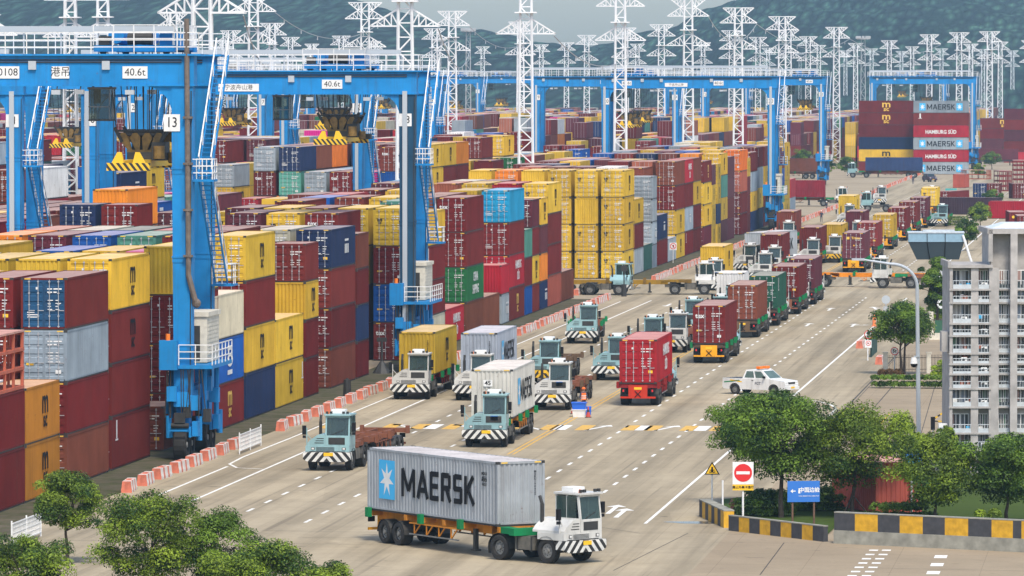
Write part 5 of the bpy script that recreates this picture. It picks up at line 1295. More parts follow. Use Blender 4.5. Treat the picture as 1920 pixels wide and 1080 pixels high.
bush(1636, 640, .8, 7.5, .6, 'strip of rough green weeds beside the round speed sign', 'leafa', 49, cat='weeds', name='weeds', dome=True, nleaf=2500)
bush(1792, 424, 3.6, 2.0, 1.6, 'clipped green hedge with flat top beyond the grey-blue cabin', 'leafa', 50, nleaf=2500, leaf=.1)
# lawn island
pts = [G(*q) for q in ((1366, 966), (1548, 1007), (1566, 990), (1925, 1008), (2050, 1012), (2050, 900), (1760, 885), (1640, 905), (1470, 925), (1352, 938))]
struct('lawn', MB().quad([(p.x, p.y, .05) for p in pts][::1]).mesh('lawn', M['grass']))
gb = []
rg = random.Random(4)
# ---------------------------------------------------------------- roadside furniture, gate, walls, signs, people, cars
def striped_wall(p, q, h, th, n, label, base=0.0, jitter=None):
    p, q = G(*p), G(*q); d = q - p; L = d.length; rz = math.atan2(d.y, d.x); mb = MB(); x = 0
    ws = jitter or [1] * n; tot = sum(ws)
    if base: mb.box(0, L, -.06, th + .06, 0, base, 2)
    for i in range(n):
        w_ = L * ws[i] / tot; mb.box(x, x + w_, 0, th, base, base + h, i % 2); x += w_
    mb.box(-.01, L + .01, -.012, th + .012, base + h, base + h + .05, 2)
    o = add('striped_wall', mb.mesh('striped_wall', [solid('wall_dark', (.055, .055, .06), .7, 0, .3), solid('wall_yellow', (.62, .34, .02), .6, 0, .3), solid('wall_concrete', (.30, .29, .24), .85, 0, .35, 2.0)]), None, p, rz)
    tag(o, label, 'wall', 'yellow and black kerb walls'); return o
striped_wall((1311, 968), (1357, 990), .80, .5, 8, 'short striped wall turning the corner by the warning triangle')
striped_wall((1366, 995), (1544, 1016), .70, .25, 9, 'striped wall in front of the no-entry sign')
striped_wall((1564, 1019), (2010, 1040), .80, .35, 12, 'long striped wall on a concrete base at the lower right', .62, [1, 1.1, 1.05, 1.1, 1.05, 1.1, 1.1, 1, .4, .45, .9, 1])
# water-filled barriers along the stacks
def barrier_mesh():
    mb = MB(); pr = [(-.28, 0), (.28, 0), (.28, .14), (.25, .3), (.22, .60), (-.22, .60), (-.25, .3), (-.28, .14)]
    for y0, y1, m in ((-1.4, -.75, 1), (-.75, -.35, 0), (-.35, .35, 1), (.35, .75, 0), (.75, 1.4, 1)): mb.prism(pr, y0, y1, m, 'y')
    mb.prism([(a * 1.01, b_ * 1.003 + .002) for a, b_ in pr], -1.412, -1.395, 0, 'y')
    mb.box(-.12, .12, -.5, .5, .60, .63, 0)
    return mb.mesh('water_barrier', [solid('barrier_red', (.62, .18, .11), .6, 0, .4), solid('barrier_white', (.70, .66, .60), .6, 0, .25)])
bm_ = barrier_mesh(); i = 0; y = 300.5; br = random.Random(8)
def barrier(x, y, n, where):
    o = add('water_barrier', bm_, None, (x + br.uniform(-.06, .06), y, 0), br.uniform(-.08, .08))
    tag(o, f"red and white plastic barrier, {n} {where}", 'barrier', 'plastic barriers along the container stacks')
n = 0
while y < 566:
    if 345 < y < 351.5 or (477 < y < 484) or 462 < y < 466: y += 2.6; continue
    n += 1; barrier(-53.3, y, nth(n), 'from the trees in the roadside row'); y += 5.05 if y < 460 else 4.6
y = 618; n = 0
while y < 1010:
    n += 1; barrier(-53.3, y, nth(n), 'of the row beyond the crossing'); y += 5.2
y = 1015; n = 0
while y < 1330:
    n += 1; barrier(-53.3, y, nth(n), 'of the row on the open concrete'); y += 8
p = G(1081, 553); barrier(p.x, p.y, 'lone one', 'at the end of the brown stack')
p = G(1615, 652); barrier(p.x, p.y, 'single one', 'at the foot of the round speed sign'); p = G(1651, 682); barrier(p.x, p.y, 'single one', 'beside the cream gate pillar')
def wire_gate(u, v, L, label):
    mb = MB()
    for y in (0, L / 2, L): mb.cyl((0, y, 0), (0, y, 1.25), .04, n=6)
    for z in (.2, 1.1): mb.bar((0, 0, z), (0, L, z), .05)
    for i in range(int(L / .18)): mb.bar((0, i * .18, .2), (0, i * .18, 1.1), .022)
    for z in (.42, .65, .88): mb.bar((0, 0, z), (0, L, z), .022)
    o = add('mesh_fence', mb.mesh('mesh_fence', M['white']), None, G(u, v)); tag(o, label, 'fence')
wire_gate(22, 1028, 7.0, 'white wire mesh panel beside the bare-trunked tree at the left edge')
wire_gate(449, 852, 8.0, 'white wire mesh fence panel in a gap of the barrier row')
# traffic signs
def post(h, r=.04, mat='white'): return cached(('post', h, r, mat), lambda: MB().cyl((0, 0, 0), (0, 0, h), r, n=8).mesh('post', M[mat]))
def disc(r, th, mats, rings):
    mb = MB(); mb.cyl((0, 0, 0), (0, 0, th), r, n=28, m=0)
    for i, rr in enumerate(rings): mb.cyl((0, 0, th), (0, 0, th + .004 * (i + 1)), rr, n=28, m=i + 1)
    return mb.mesh('sign_face', mats)
def sign_root(u, v, label, rz=YAW, cat='sign'):
    return tag(empty('traffic_sign', G(u, v), rz), label, cat, 'traffic signs')
r = sign_root(1393, 988, 'square white no-entry sign with red disc and yellow plate below'); add('post', post(2.4, .05), r)
mb = MB(); mb.box(-.5, .5, -.03, 0, 2.05, 3.12); add('board', mb.mesh('board', M['white']), r, (0, -.06, 0))
add('sign_face', disc(.43, .008, [M['sred']], []), r, mat=on_face('-y', (0, -.09, 2.60))); mb = MB().box(-.32, .32, -.105, -.098, 2.53, 2.67); add('bar', mb.mesh('bar', M['white']), r)
mb = MB().box(-.5, .5, -.03, 0, 1.76, 2.04); pl = add('plate', mb.mesh('plate', M['syel']), r, (0, -.06, 0)); letter('lettering', pl, '-y', (0, -.036, 1.90), '禁止外集卡通行', .145, M['black'], .003)
r = sign_root(1335, 968, 'yellow triangular warning sign with black border'); add('post', post(2.1, .04, 'pole'), r)
mb = MB(); mb.prism([(-.38, 0), (.38, 0), (0, .64)], -.02, 0, 0, 'y'); mb.prism([(-.29, .05), (.29, .05), (0, .54)], -.026, -.021, 1, 'y'); mb.prism([(-.05, .1), (.05, .1), (.04, .38), (-.04, .38)], -.032, -.027, 0, 'y'); mb.box(-.15, .15, -.032, -.027, .10, .15); mb.box(-.12, .12, -.0325, -.0275, .2, .24)
add('sign_face', mb.mesh('sign_face', [M['black'], M['syel']]), r, (0, -.05, 2.05))
r = tag(empty('direction_sign', G(1506, 992), YAW + R(8)), 'blue direction board with white arrow on two rusty posts', 'sign', 'traffic signs')
for x in (-.52, .52): add('post', cached('rpost', lambda: MB().cyl((0, 0, 0), (0, 0, 1.6), .05, n=8).mesh('post', solid('rusty_post', (.16, .09, .055), .8, 0, .4))), r, (x, 0, 0))
add('board', MB().box(-.78, .78, -.04, 0, 1.3, 2.3).mesh('board', M['lblue']), r, (0, -.05, 0))
letter('lettering', r, '-y', (.28, -.095, 1.86), '中国边检', .25, M['white'], .006); letter('lettering', r, '-y', (.25, -.095, 1.58), 'CHINA IMMIGRATION INSPECTION', .062, M['white'], .001)
mb = MB(); mb.quad([(-.12, 0, 0), (0, -.1, 0), (0, .1, 0)]); mb.box(-.0, .13, -.025, .025, -.001, .001); mb.quad([(.26, -.11, 0), (.36, -.11, 0), (.36, .05, 0), (.26, .05, 0)]); mb.quad([(.27, .06, 0), (.35, .06, 0), (.35, .13, 0), (.27, .13, 0)]); add('arrow', mb.mesh('arrow', M['white']), r, mat=on_face('-y', (-.52, -.096, 1.82)))
r = sign_root(1627, 676, 'round 5 speed limit sign with red ring above a white plate'); add('post', post(2.1, .05, 'white'), r)
add('sign_face', disc(.33, .02, [M['sred'], M['white']], [.27]), r, mat=on_face('-y', (.05, -.06, 1.98))); letter('lettering', r, '-y', (.05, -.095, 1.97), '5', .50, M['black'], .012)
add('plate', MB().box(-.22, .28, -.07, -.05, .98, 1.55).mesh('plate', M['white']), r); add('sign_face', disc(.19, .008, [M['sred'], M['white']], [.145]), r, mat=on_face('-y', (.03, -.071, 1.32))); add('symbol', MB().box(-.1, .1, -.02, .02, 0, .004).mesh('symbol', M['sred']), r, mat=on_face('-y', (.03, -.088, 1.32)) @ Matrix.Rotation(R(-45), 4, 'Z')); add('symbol', MB().box(-.07, .05, -.04, .04, 0, .003).mesh('symbol', M['black']), r, mat=on_face('-y', (.03, -.087, 1.32)))
r = sign_root(1677, 700, 'round weight limit sign half hidden by the bushy tree'); add('post', post(1.6, .04, 'pole'), r)
add('sign_face', disc(.29, .02, [M['sred'], M['white']], [.235]), r, mat=on_face('-y', (0, -.06, 1.62))); letter('lettering', r, '-y', (0, -.095, 1.62), '5t', .34, M['black'], .008)
r = sign_root(1661, 622, 'round sign seen from its bare grey back, above two small plates'); add('post', post(2.9, .04, 'pole'), r)
add('sign_face', disc(.36, .02, [M['pole']], []), r, mat=on_face('-y', (0, -.03, 2.72))); add('plate', MB().box(-.22, .22, 0, .02, 1.5, 2.15).mesh('plate', M['pylong']), r, (0, -.06, 0))
r = sign_root(1262, 493, 'white square sign with red prohibition ring beside the far barriers'); add('post', post(1.6, .04), r)
add('board', MB().box(-.42, .42, -.02, 0, 0, .85).mesh('board', M['white']), r, (0, -.05, 1.5)); add('sign_face', disc(.36, .008, [M['sred'], M['white']], [.28]), r, mat=on_face('-y', (0, -.075, 1.95))); add('symbol', MB().box(-.26, .26, -.035, .035, 0, .004).mesh('symbol', M['sred']), r, mat=on_face('-y', (0, -.092, 1.95)) @ Matrix.Rotation(R(-45), 4, 'Z')); add('symbol', MB().box(-.05, .1, -.16, .14, 0, .003).mesh('symbol', M['black']), r, mat=on_face('-y', (0, -.091, 1.95)))
r = sign_root(1709, 965, 'blue sign on a post hidden behind the round tree'); add('post', post(3.0, .05, 'pole'), r); add('board', MB().box(-.4, .4, -.03, 0, 1.9, 3.0).mesh('board', M['lblue']), r, (.1, -.05, 0)); add('face_panel', MB().box(-.28, .28, -.01, 0, 2.1, 2.8).mesh('panel', M['skyblue']), r, (.1, -.082, 0))
for u, v, h, lab in ((1355, 978, 2.0, 'thin white post left of the no-entry sign'), (1771, 905, 1.0, 'thin white post by the barrier arm')):
    tag(add('post_marker', post(h, .045), None, G(u, v)), lab, 'post')
o = add('hydrant', MB().cyl((0, 0, 0), (0, 0, .45), .09, n=10).cyl((0, 0, .45), (0, 0, .62), .12, .05, 10).cyl((-.16, 0, .36), (.16, 0, .36), .05, n=8).cyl((0, 0, 0), (0, 0, .05), .15, n=10).mesh('hydrant', solid('hydrant_red', (.10, .03, .03), .5)), None, G(1373, 958)); tag(o, 'dark red fire hydrant left of the clipped bush', 'hydrant')
o = add('road_post', MB().cyl((0, 0, 0), (0, 0, .9), .16, .13, 10).cyl((0, 0, .9), (0, 0, 1.1), .1, n=8).box(-.22, .22, -.22, .22, 0, .06).mesh('road_post', solid('orange_plastic', (.75, .22, .08), .5)), None, G(1639, 612)); tag(o, 'orange plastic road post at the solid line near the two-trunked tree', 'road post')
# lamp post with dome camera
r = empty('lamp_post', G(1723, 868), YAW); tag(r, 'tall grey curved-arm lamp post with dome camera', 'street lamp')
mb = MB(); mb.cyl((0, 0, 0), (-.12, 0, 9.8), .14, .10, 12)
prev = Vector((-.12, 0, 9.8))
for i in range(1, 13):
    a = i / 12 * math.pi / 2; c = Vector((-.12 - 1.45 * (1 - math.cos(a)) * 1.0, 0, 9.8 + 1.3 * math.sin(a))); mb.cyl(prev, c, .09, n=10); prev = c
mb.cyl(prev, prev + Vector((-1.6, 0, .25)), .08, .05, 10); add('pole', mb.mesh('pole', M['pole']), r)
e = prev + Vector((-1.6, 0, .25)); add('lamp_head', MB().box(e.x - .6, e.x + .1, -.14, .14, e.z - .05, e.z + .07).mesh('lamp_head', M['pole']), r)
cm = MB(); cm.bar((0, 0, 5.95), (-.3, 0, 5.95), .08, m=1); cm.cyl((-.3, -.0, 5.55), (-.3, 0, 5.9), .21, .14, 14); cm.ball((-.3, 0, 5.55), .19, .19, .22, 12, 8, 2); add('dome_camera', cm.mesh('dome_camera', [M['white'], M['pole'], M['black']]), r, (.0, -.12, 0))
# grey-blue elevated control cabin
bl, bd = solid('cabin_light_panel', (.24, .38, .48), .25, 0, .1), solid('cabin_dark_glass', (.065, .10, .13), .15)
r = empty('control_cabin', G(1756, 600), YAW + R(-3)); tag(r, 'grey-blue inverted-trapezoid cabin raised on a pole above the trees', 'cabin')
s_ = 21.0; bz = (600 - 488) / s_; w2 = 2.5; mb = MB(); dp = 3.6
def ring(z, x0, x1, y0, y1): return [(x0, y0, z), (x1, y0, z), (x1, y1, z), (x0, y1, z)]
mb.hexa(ring(bz, -1.75, 2.0, .9, dp - .4) + ring(bz + 1.55, -w2, w2 - .1, 0, dp)); add('lower_panels', mb.mesh('panels', bd), r)
mb = MB(); mb.hexa(ring(bz + 1.56, -w2, w2 - .1, 0, dp) + ring(bz + 2.35, -w2, w2 - .1, 0, dp)); add('upper_panels', mb.mesh('panels', bl), r)
mb = MB(); mb.hexa(ring(bz + 2.36, -w2 - .06, w2 - .04, -.06, dp + .06) + ring(bz + 2.46, -w2 - .06, w2 - .04, -.06, dp + .06)); mb.box(-1.2, 1.6, .8, 2.4, bz + 2.46, bz + 2.62); add('roof', mb.mesh('roof', solid('cabin_roof', (.50, .55, .58), .4, 0, .2)), r)
mb = MB()
for x, xb in ((-.85, -.6), (.75, .72)): mb.bar((xb, .86, bz), (x, -.02, bz + 1.55), .06); mb.bar((x, -.02, bz + 1.55), (x, -.02, bz + 2.36), .06)
for z, x0, x1 in ((bz + 1.555, -w2 - .01, w2 - .09),): mb.box(x0, x1, -.02, .03, z - .03, z + .03)
add('mullions', mb.mesh('mullions', M['black']), r)
add('pole', MB().cyl((.2, 1.8, 0), (.2, 1.8, bz), .35, n=12).cyl((2.3, -.1, bz + 2.2), (3.3, -.1, bz - .9), .11, n=8).cyl((3.3, -.1, bz - .9), (3.4, -.1, 0), .11, n=8).mesh('pole', M['pylon']), r)
# white apartment block
r = empty('apartment_block', G(1780, 893), YAW); tag(r, 'pale grey apartment block with stacked railed balconies at the right edge', 'building')
S = (893 - 145) / HC; Z = lambda v: (893 - v) / S; Xp = lambda u: (u - 1780) / S
plas, glz, rail_ = solid('block_plaster', (.40, .38, .36), .8, 0, .3, 1.5), solid('block_glass', (.05, .065, .075), .15), solid('block_rail', (.50, .54, .56), .5, 0, .15)
curt = [solid('curtain_%d' % i_, c_, .8) for i_, c_ in enumerate(((.42, .41, .40), (.22, .26, .32), (.10, .11, .12), (.30, .20, .18), (.14, .25, .18)))]
slabs = [500, 541, 566, 605, 628, 661, 681, 700, 727, 762, 811, 842, 866, 893]
mb = MB(); xr = Xp(1857); xe = Xp(1990); D = 5.5
mb.box(0, xr, .75, D, 0, Z(502)); mb.box(xr, xe, .7, D + .6, 0, Z(438))
for x0, x1 in ((0, .16), (Xp(1820), Xp(1834)), (Xp(1854), Xp(1872))): mb.box(x0, x1, .06, .8, 0, Z(502))
mb.box(Xp(1893), Xp(1906), -.25, .95, 0, Z(438)); mb.box(Xp(1852), Xp(1860), -.1, .95, Z(490), Z(430)); mb.box(Xp(1766), Xp(1779), .5, 1.7, Z(660), Z(622))
add('wall', mb.mesh('wall', plas), r)
mb = MB(); mb.box(-.1, xr + .1, -.05, D, Z(502), Z(496)); mb.box(-.1, .05, -.05, D, Z(496), Z(490)); mb.box(xr - .2, xe, -.1, D + .6, Z(438), Z(428)); mb.hexa([(xr, -.1, Z(428)), (xe, -.1, Z(428)), (xe, 4, Z(428)), (xr, 4, Z(428)), (xr + .8, .6, Z(418)), (xe, .6, Z(418)), (xe, 3, Z(418)), (xr + .8, 3, Z(418))], 1)
add('roof', mb.mesh('roof', [plas, solid('block_roof', (.55, .60, .66), .4)]), r)
br_ = random.Random(2)
for i, v in enumerate(slabs[1:-1]):
    z = Z(v); nxt = Z(slabs[i]) ; zc = min(nxt - .06, z + 1.3)
    mb = MB(); mb.box(-.03, xr + .03, 0, .8, z - .10, z); mb.box(xr, xe, .25, .95, z - .10, z)
    bal = add('balcony', mb.mesh('balcony', plas), r)
    hh = min(.42, (nxt - z) * .42)
    for x0, x1 in ((.18, Xp(1820)), (Xp(1834), xr - .1), (Xp(1873), Xp(1893)), (Xp(1907), xe)):
        y_ = .03 if x1 < xr + .01 else .28; mb = MB()
        mb.box(x0, x1, y_, y_ + .03, z + hh, z + hh + .035); mb.box(x0, x1, y_ + .005, y_ + .02, z + .04, z + hh * .55, 1 if br_.random() < .25 else 0)
        for k_ in range(int((x1 - x0) / .16) + 1): mb.box(x0 + k_ * .16, x0 + k_ * .16 + .02, y_, y_ + .025, z, z + hh)
        mb.box(x0, x1, y_ - .003, y_ + .028, z + .002, z + .04)
        add('railing', mb.mesh('railing', [rail_, glz]), bal)
    for x0, x1 in ((.22, .58), (.68, 1.05), (Xp(1836), Xp(1843)), (Xp(1845), Xp(1852)), (Xp(1875), Xp(1882)), (Xp(1884), Xp(1891)), (Xp(1909), Xp(1922))):
        if nxt - z < .3: continue
        y_ = .72 if x1 < xr else .67
        wn = add('window', MB().box(x0, x1, y_, y_ + .02, z + .12, min(nxt - .14, z + .95)).box(x0, x0 + (x1 - x0) * br_.uniform(.2, .9), y_ - .004, y_ + .001, z + br_.uniform(.12, .4), min(nxt - .15, z + .94), 1).mesh('window', [glz, br_.choice(curt)]), bal); add('window_frame', MB().box(x0 - .04, x1 + .04, y_ + .005, y_ + .028, z + .08, min(nxt - .10, z + 1.0)).box((x0 + x1) / 2 - .02, (x0 + x1) / 2 + .02, y_ - .012, y_ + .02, z + .1, min(nxt - .12, z + .97)).mesh('frame', M['white']), wn)
    if br_.random() < .8:
        xa = br_.choice((.62, 1.12, 1.7)); add('air_conditioner', MB().box(xa, xa + .32, .06, .26, z + .05, z + .33).cyl((xa + .13, .055, z + .19), (xa + .13, .06, z + .19), .10, n=12, m=1).mesh('air_conditioner', [M['white'], M['dark']]), bal)
    if br_.random() < .9:
        mb = MB()
        for k_ in range(br_.randrange(2, 6)):
            x0 = br_.uniform(.2, xr - .6); mb.box(x0, x0 + br_.uniform(.12, .35), .25, .5, z + .002, z + br_.uniform(.15, .45), br_.randrange(4))
        add('balcony_clutter', mb.mesh('clutter', [M['white'], M['skyblue'], M['dark'], solid('clutter_rust', (.35, .12, .08), .7)]), bal)
add('air_conditioner', MB().box(-.55, -.1, .3, .8, Z(838), Z(795)).box(-.5, -.15, .28, .3, Z(832), Z(801), 1).mesh('air_conditioner', [M['white'], M['pole']]), r)
mb = MB()
for i in range(7): mb.box(Xp(1862), Xp(1900), .85, .88, Z(445 + i * 7), Z(443 + i * 7)); 
for x in (1874, 1884): mb.box(Xp(x), Xp(x + 5), .84, .86, Z(494), Z(444), 1)
add('stair_screen', mb.mesh('screen', [M['white'], solid('green_glass', (.05, .12, .08), .2)]), r)
# fence with cream pillars, gate wall
r = empty('iron_fence', G(1660, 700), YAW); tag(r, 'black iron fence between cream pillars behind the hedge', 'fence')
for x in (0, 3.15): add('pillar', MB().box(x - .16, x + .16, -.16, .16, 0, 1.45).box(x - .2, x + .2, -.2, .2, 1.45, 1.55).mesh('pillar', M['cream']), r)
mb = MB()
for i in range(42):
    x = .2 + i * .105
    if abs(x - 3.15) > .2: mb.bar((x, 0, .12), (x, 0, 1.35), .022)
for z in (.3, 1.15): mb.bar((.1, 0, z), (4.6, 0, z), .03)
add('rails', mb.mesh('rails', M['black']), r)
r = empty('gate_wall', G(1746, 637), YAW); tag(r, 'cream gate pillar and low wall under the conical tree', 'wall')
add('pillar', MB().box(-.16, .16, -.16, .16, 0, 2.3).mesh('pillar', M['cream']), r); add('low_wall', MB().box(.16, 2.4, -.12, .12, 0, .55).mesh('low_wall', M['cream']), r); add('green_netting', MB().box(.3, 2.4, .05, .08, .56, 1.6).mesh('netting', solid('green_net', (.03, .10, .06), .8)), r)
o = add('green_fence', MB().box(-.03, .03, 0, 9, 0, 1.3).box(-.05, .05, 0, .1, 0, 1.4).box(-.05, .05, 8.9, 9, 0, 1.4).mesh('green_fence', solid('green_mesh', (.02, .07, .055), .8, 0, .2)), None, G(1633, 670)); tag(o, 'dark green mesh fence running back from the speed sign', 'fence')
r = empty('barrier_arm', G(1749, 838), YAW); tag(r, 'raised black and yellow barrier arm beside the apartment block', 'barrier arm'); add('post', MB().cyl((0, 0, 0), (0, 0, 1.0), .05, n=8).mesh('post', M['white']), r); add('arm', MB().box(-.12, .12, -.1, .1, 1.0, 1.75).bar((0, 0, 1.6), (.75, .0, 2.1), .09, m=1).bar((0, 0, 1.5), (.6, 0, 1.5), .07, m=1).mesh('arm', [M['black'], M['hazby']]), r)
# salmon container standing behind the island trees
o = container(G(1636, 968) + Vector((0, 4, 0)), (.40, .095, .07), 6.06, 2.591, False, R(24), '', RAND); tag(o, 'salmon-red short container behind the propped tree on the island', 'container')
# people
def person(p, rz, label, h=1.72, vest=True, seated=False):
    me = bpy.data.meshes.new('body'); k = h / 1.75
    J = [(0, 0, .95), (0, 0, 1.18), (0, 0, 1.42), (0, -.01, 1.52), (0, -.02, 1.62), (.19, 0, 1.40), (.27, -.03, 1.14), (.24, -.16, .92), (-.19, 0, 1.40), (-.26, -.05, 1.14), (-.20, -.22, 1.0), (.10, 0, .90), (.11, -.04, .50), (.12, .02, .08), (.12, -.10, .04), (-.10, 0, .90), (-.11, .03, .50), (-.12, .10, .08), (-.12, -.02, .04)]
    if seated: J = [(x, y, z) for x, y, z in J[:5]] + [(.19, 0, 1.40), (.24, -.14, 1.16), (.16, -.40, 1.18), (-.19, 0, 1.40), (-.24, -.14, 1.16), (-.16, -.40, 1.18), (.10, -.02, .92), (.12, -.44, .94), (.12, -.50, .56), (.12, -.62, .52), (-.10, -.02, .92), (-.12, -.44, .94), (-.12, -.50, .56), (-.12, -.62, .52)]
    E = [(0, 1), (1, 2), (2, 3), (3, 4), (2, 5), (5, 6), (6, 7), (2, 8), (8, 9), (9, 10), (0, 11), (11, 12), (12, 13), (13, 14), (0, 15), (15, 16), (16, 17), (17, 18)]
    RR = [.15, .14, .16, .065, .085, .075, .055, .04, .075, .055, .04, .10, .07, .05, .045, .10, .07, .05, .045]
    me.from_pydata([(x * k, y * k, z * k) for x, y, z in J], E, [])
    o = bpy.data.objects.new('body', me); COL.objects.link(o); md = o.modifiers.new('skin', 'SKIN'); md.use_smooth_shade = True; sb = o.modifiers.new('sub', 'SUBSURF'); sb.levels = 1; sb.render_levels = 1
    for i, q in enumerate(me.skin_vertices[0].data): q.radius = (RR[i] * k, RR[i] * k * .85); q.use_root = (i == 0)
    dg = bpy.context.evaluated_depsgraph_get(); dg.update(); m2 = bpy.data.meshes.new_from_object(o.evaluated_get(dg)); bpy.data.objects.remove(o)
    m2.materials.clear(); m2.materials.append(M['cloth']); m2.materials.append(M['skin'])
    for f in m2.polygons:
        c = f.center; f.material_index = 1 if (c.z > 1.50 * k or (c.z < 1.06 * k and abs(c.x) > .185 * k and c.z > .8 * k)) else 0; f.use_smooth = True
    r = add('person', m2, None, p, rz); tag(r, label, 'person')
    hd = MB().ball((0, -.03 * k, 1.66 * k), .085 * k, .10 * k, .12 * k, 12, 8); hd.ball((0, -.13 * k, 1.65 * k), .015, .02, .025, 6, 4)
    for sx in (-1, 1): hd.ball((sx * .033 * k, -.122 * k, 1.675 * k), .012, .008, .009, 6, 4, 1); hd.ball((sx * .085 * k, -.03 * k, 1.65 * k), .015, .025, .035, 6, 4)
    add('head', hd.mesh('head', [M['skin'], M['black']], True), r)
    add('hard_hat', MB().ball((0, -.03 * k, 1.72 * k), .115 * k, .13 * k, .10 * k, 12, 6).cyl((0, -.05 * k, 1.705 * k), (0, -.05 * k, 1.72 * k), .15 * k, n=14).mesh('hard_hat', M['vest'] if vest else M['white'], True), r)
    if vest:
        mb = MB(); mb.cyl((0, 0, .98 * k), (0, 0, 1.44 * k), .19 * k, .175 * k, 14, 0, False)
        for z in (1.08, 1.22): mb.cyl((0, 0, z * k), (0, 0, (z + .05) * k), .195 * k, .193 * k, 14, 1, False)
        add('safety_vest', mb.mesh('safety_vest', [M['vest'], M['mark']], True), r)
    for sx, hx, hy, hz in (((1, .15, -.42, 1.16), (-1, -.15, -.42, 1.16)) if seated else ((1, .24, -.18, .88), (-1, -.20, -.25, .97))):
        mb = MB(); mb.ball((hx * k, hy * k, hz * k), .03, .025, .045, 8, 5)
        for i in range(4): mb.cyl((hx * k + (i - 1.5) * .014, hy * k - .005, hz * k - .03), (hx * k + (i - 1.5) * .016, hy * k - .025, hz * k - .085 + abs(i - 1.5) * .008), .0075, .006, 5)
        mb.cyl((hx * k - sx * .025, hy * k - .01, hz * k), (hx * k - sx * .045, hy * k - .03, hz * k - .045), .009, .007, 5)
        add('hand', mb.mesh('hand', M['skin'], True), r)
    return r
for tr_, lab in (('turning right in front', 'driver in dark clothes and orange hard hat, seated in the turning white truck'), ('ahead of the barrier row', 'driver in the pale blue truck with rusty empty trailer'), ('carrying the rusty white container', 'driver in the pale blue truck under the rusty white container'), ('carrying a yellow container beside', 'driver in the white truck under the nearest yellow container')):
    q_ = [o_ for o_ in COL.objects if o_.get('category') == 'truck' and tr_ in o_['label']][0]
    person(q_.location + Matrix.Rotation(q_.rotation_euler.z, 3, 'Z') @ Vector((.57, 1.28, 1.22)), q_.rotation_euler.z, lab, 1.70, False, True)
person(G(1094, 778), R(20), 'person in orange vest and orange hard hat beside the blue boxes')
person(G(1550, 398), R(-60), 'person in dark clothes and white helmet walking by the crossing maroon container', vest=False)
person(G(1540, 417), 0, 'small dark-clothed person by the far barrier row', vest=False); person(G(1712, 345), 0, 'tiny dark-clothed person by the far barrier row end', vest=False)
mb = MB(); mb.hexa([(-.36, -.26, 0), (.36, -.26, 0), (.36, .26, 0), (-.36, .26, 0), (-.42, -.3, .48), (.42, -.3, .48), (.42, .3, .48), (-.42, .3, .48)]); mb.box(-.45, .45, -.33, .33, .44, .5)
o = add('crate', mb.mesh('crate', M['white']), None, G(1086, 782)); tag(o, 'white plastic crate under the blue one at the worker', 'crate')
mb = MB(); mb.hexa([(-.40, -.28, 0), (.40, -.28, 0), (.40, .28, 0), (-.40, .28, 0), (-.45, -.32, .42), (.45, -.32, .42), (.45, .32, .42), (-.45, .32, .42)]); mb.box(-.48, .48, -.35, .35, .38, .45)
pc = G(1086, 782); o = add('crate', mb.mesh('crate', M['bplas']), None, (pc.x, pc.y, .50)); tag(o, 'blue plastic crate stacked on the white one at the worker', 'crate')
o = add('bucket', MB().cyl((0, 0, 0), (0, 0, .55), .20, .25, 14).mesh('bucket', M['bplas']), None, G(1102, 778)); tag(o, 'blue bucket right of the stacked crates', 'bucket')
cone = MB().box(-.2, .2, -.2, .2, 0, .04, 1).cyl((0, 0, .04), (0, 0, .35), .16, .09, 12).cyl((0, 0, .35), (0, 0, .5), .09, .06, 12, 1).cyl((0, 0, .5), (0, 0, .7), .06, .03, 12).mesh('traffic_cone', [solid('cone_red', (.45, .06, .04), .6), M['dark']])
for u, v, lab in ((1075, 776, 'dark red traffic cone left of the crates'), (1103, 783, 'dark red traffic cone in front of the blue bucket')): tag(add('traffic_cone', cone, None, G(u, v)), lab, 'traffic cone')
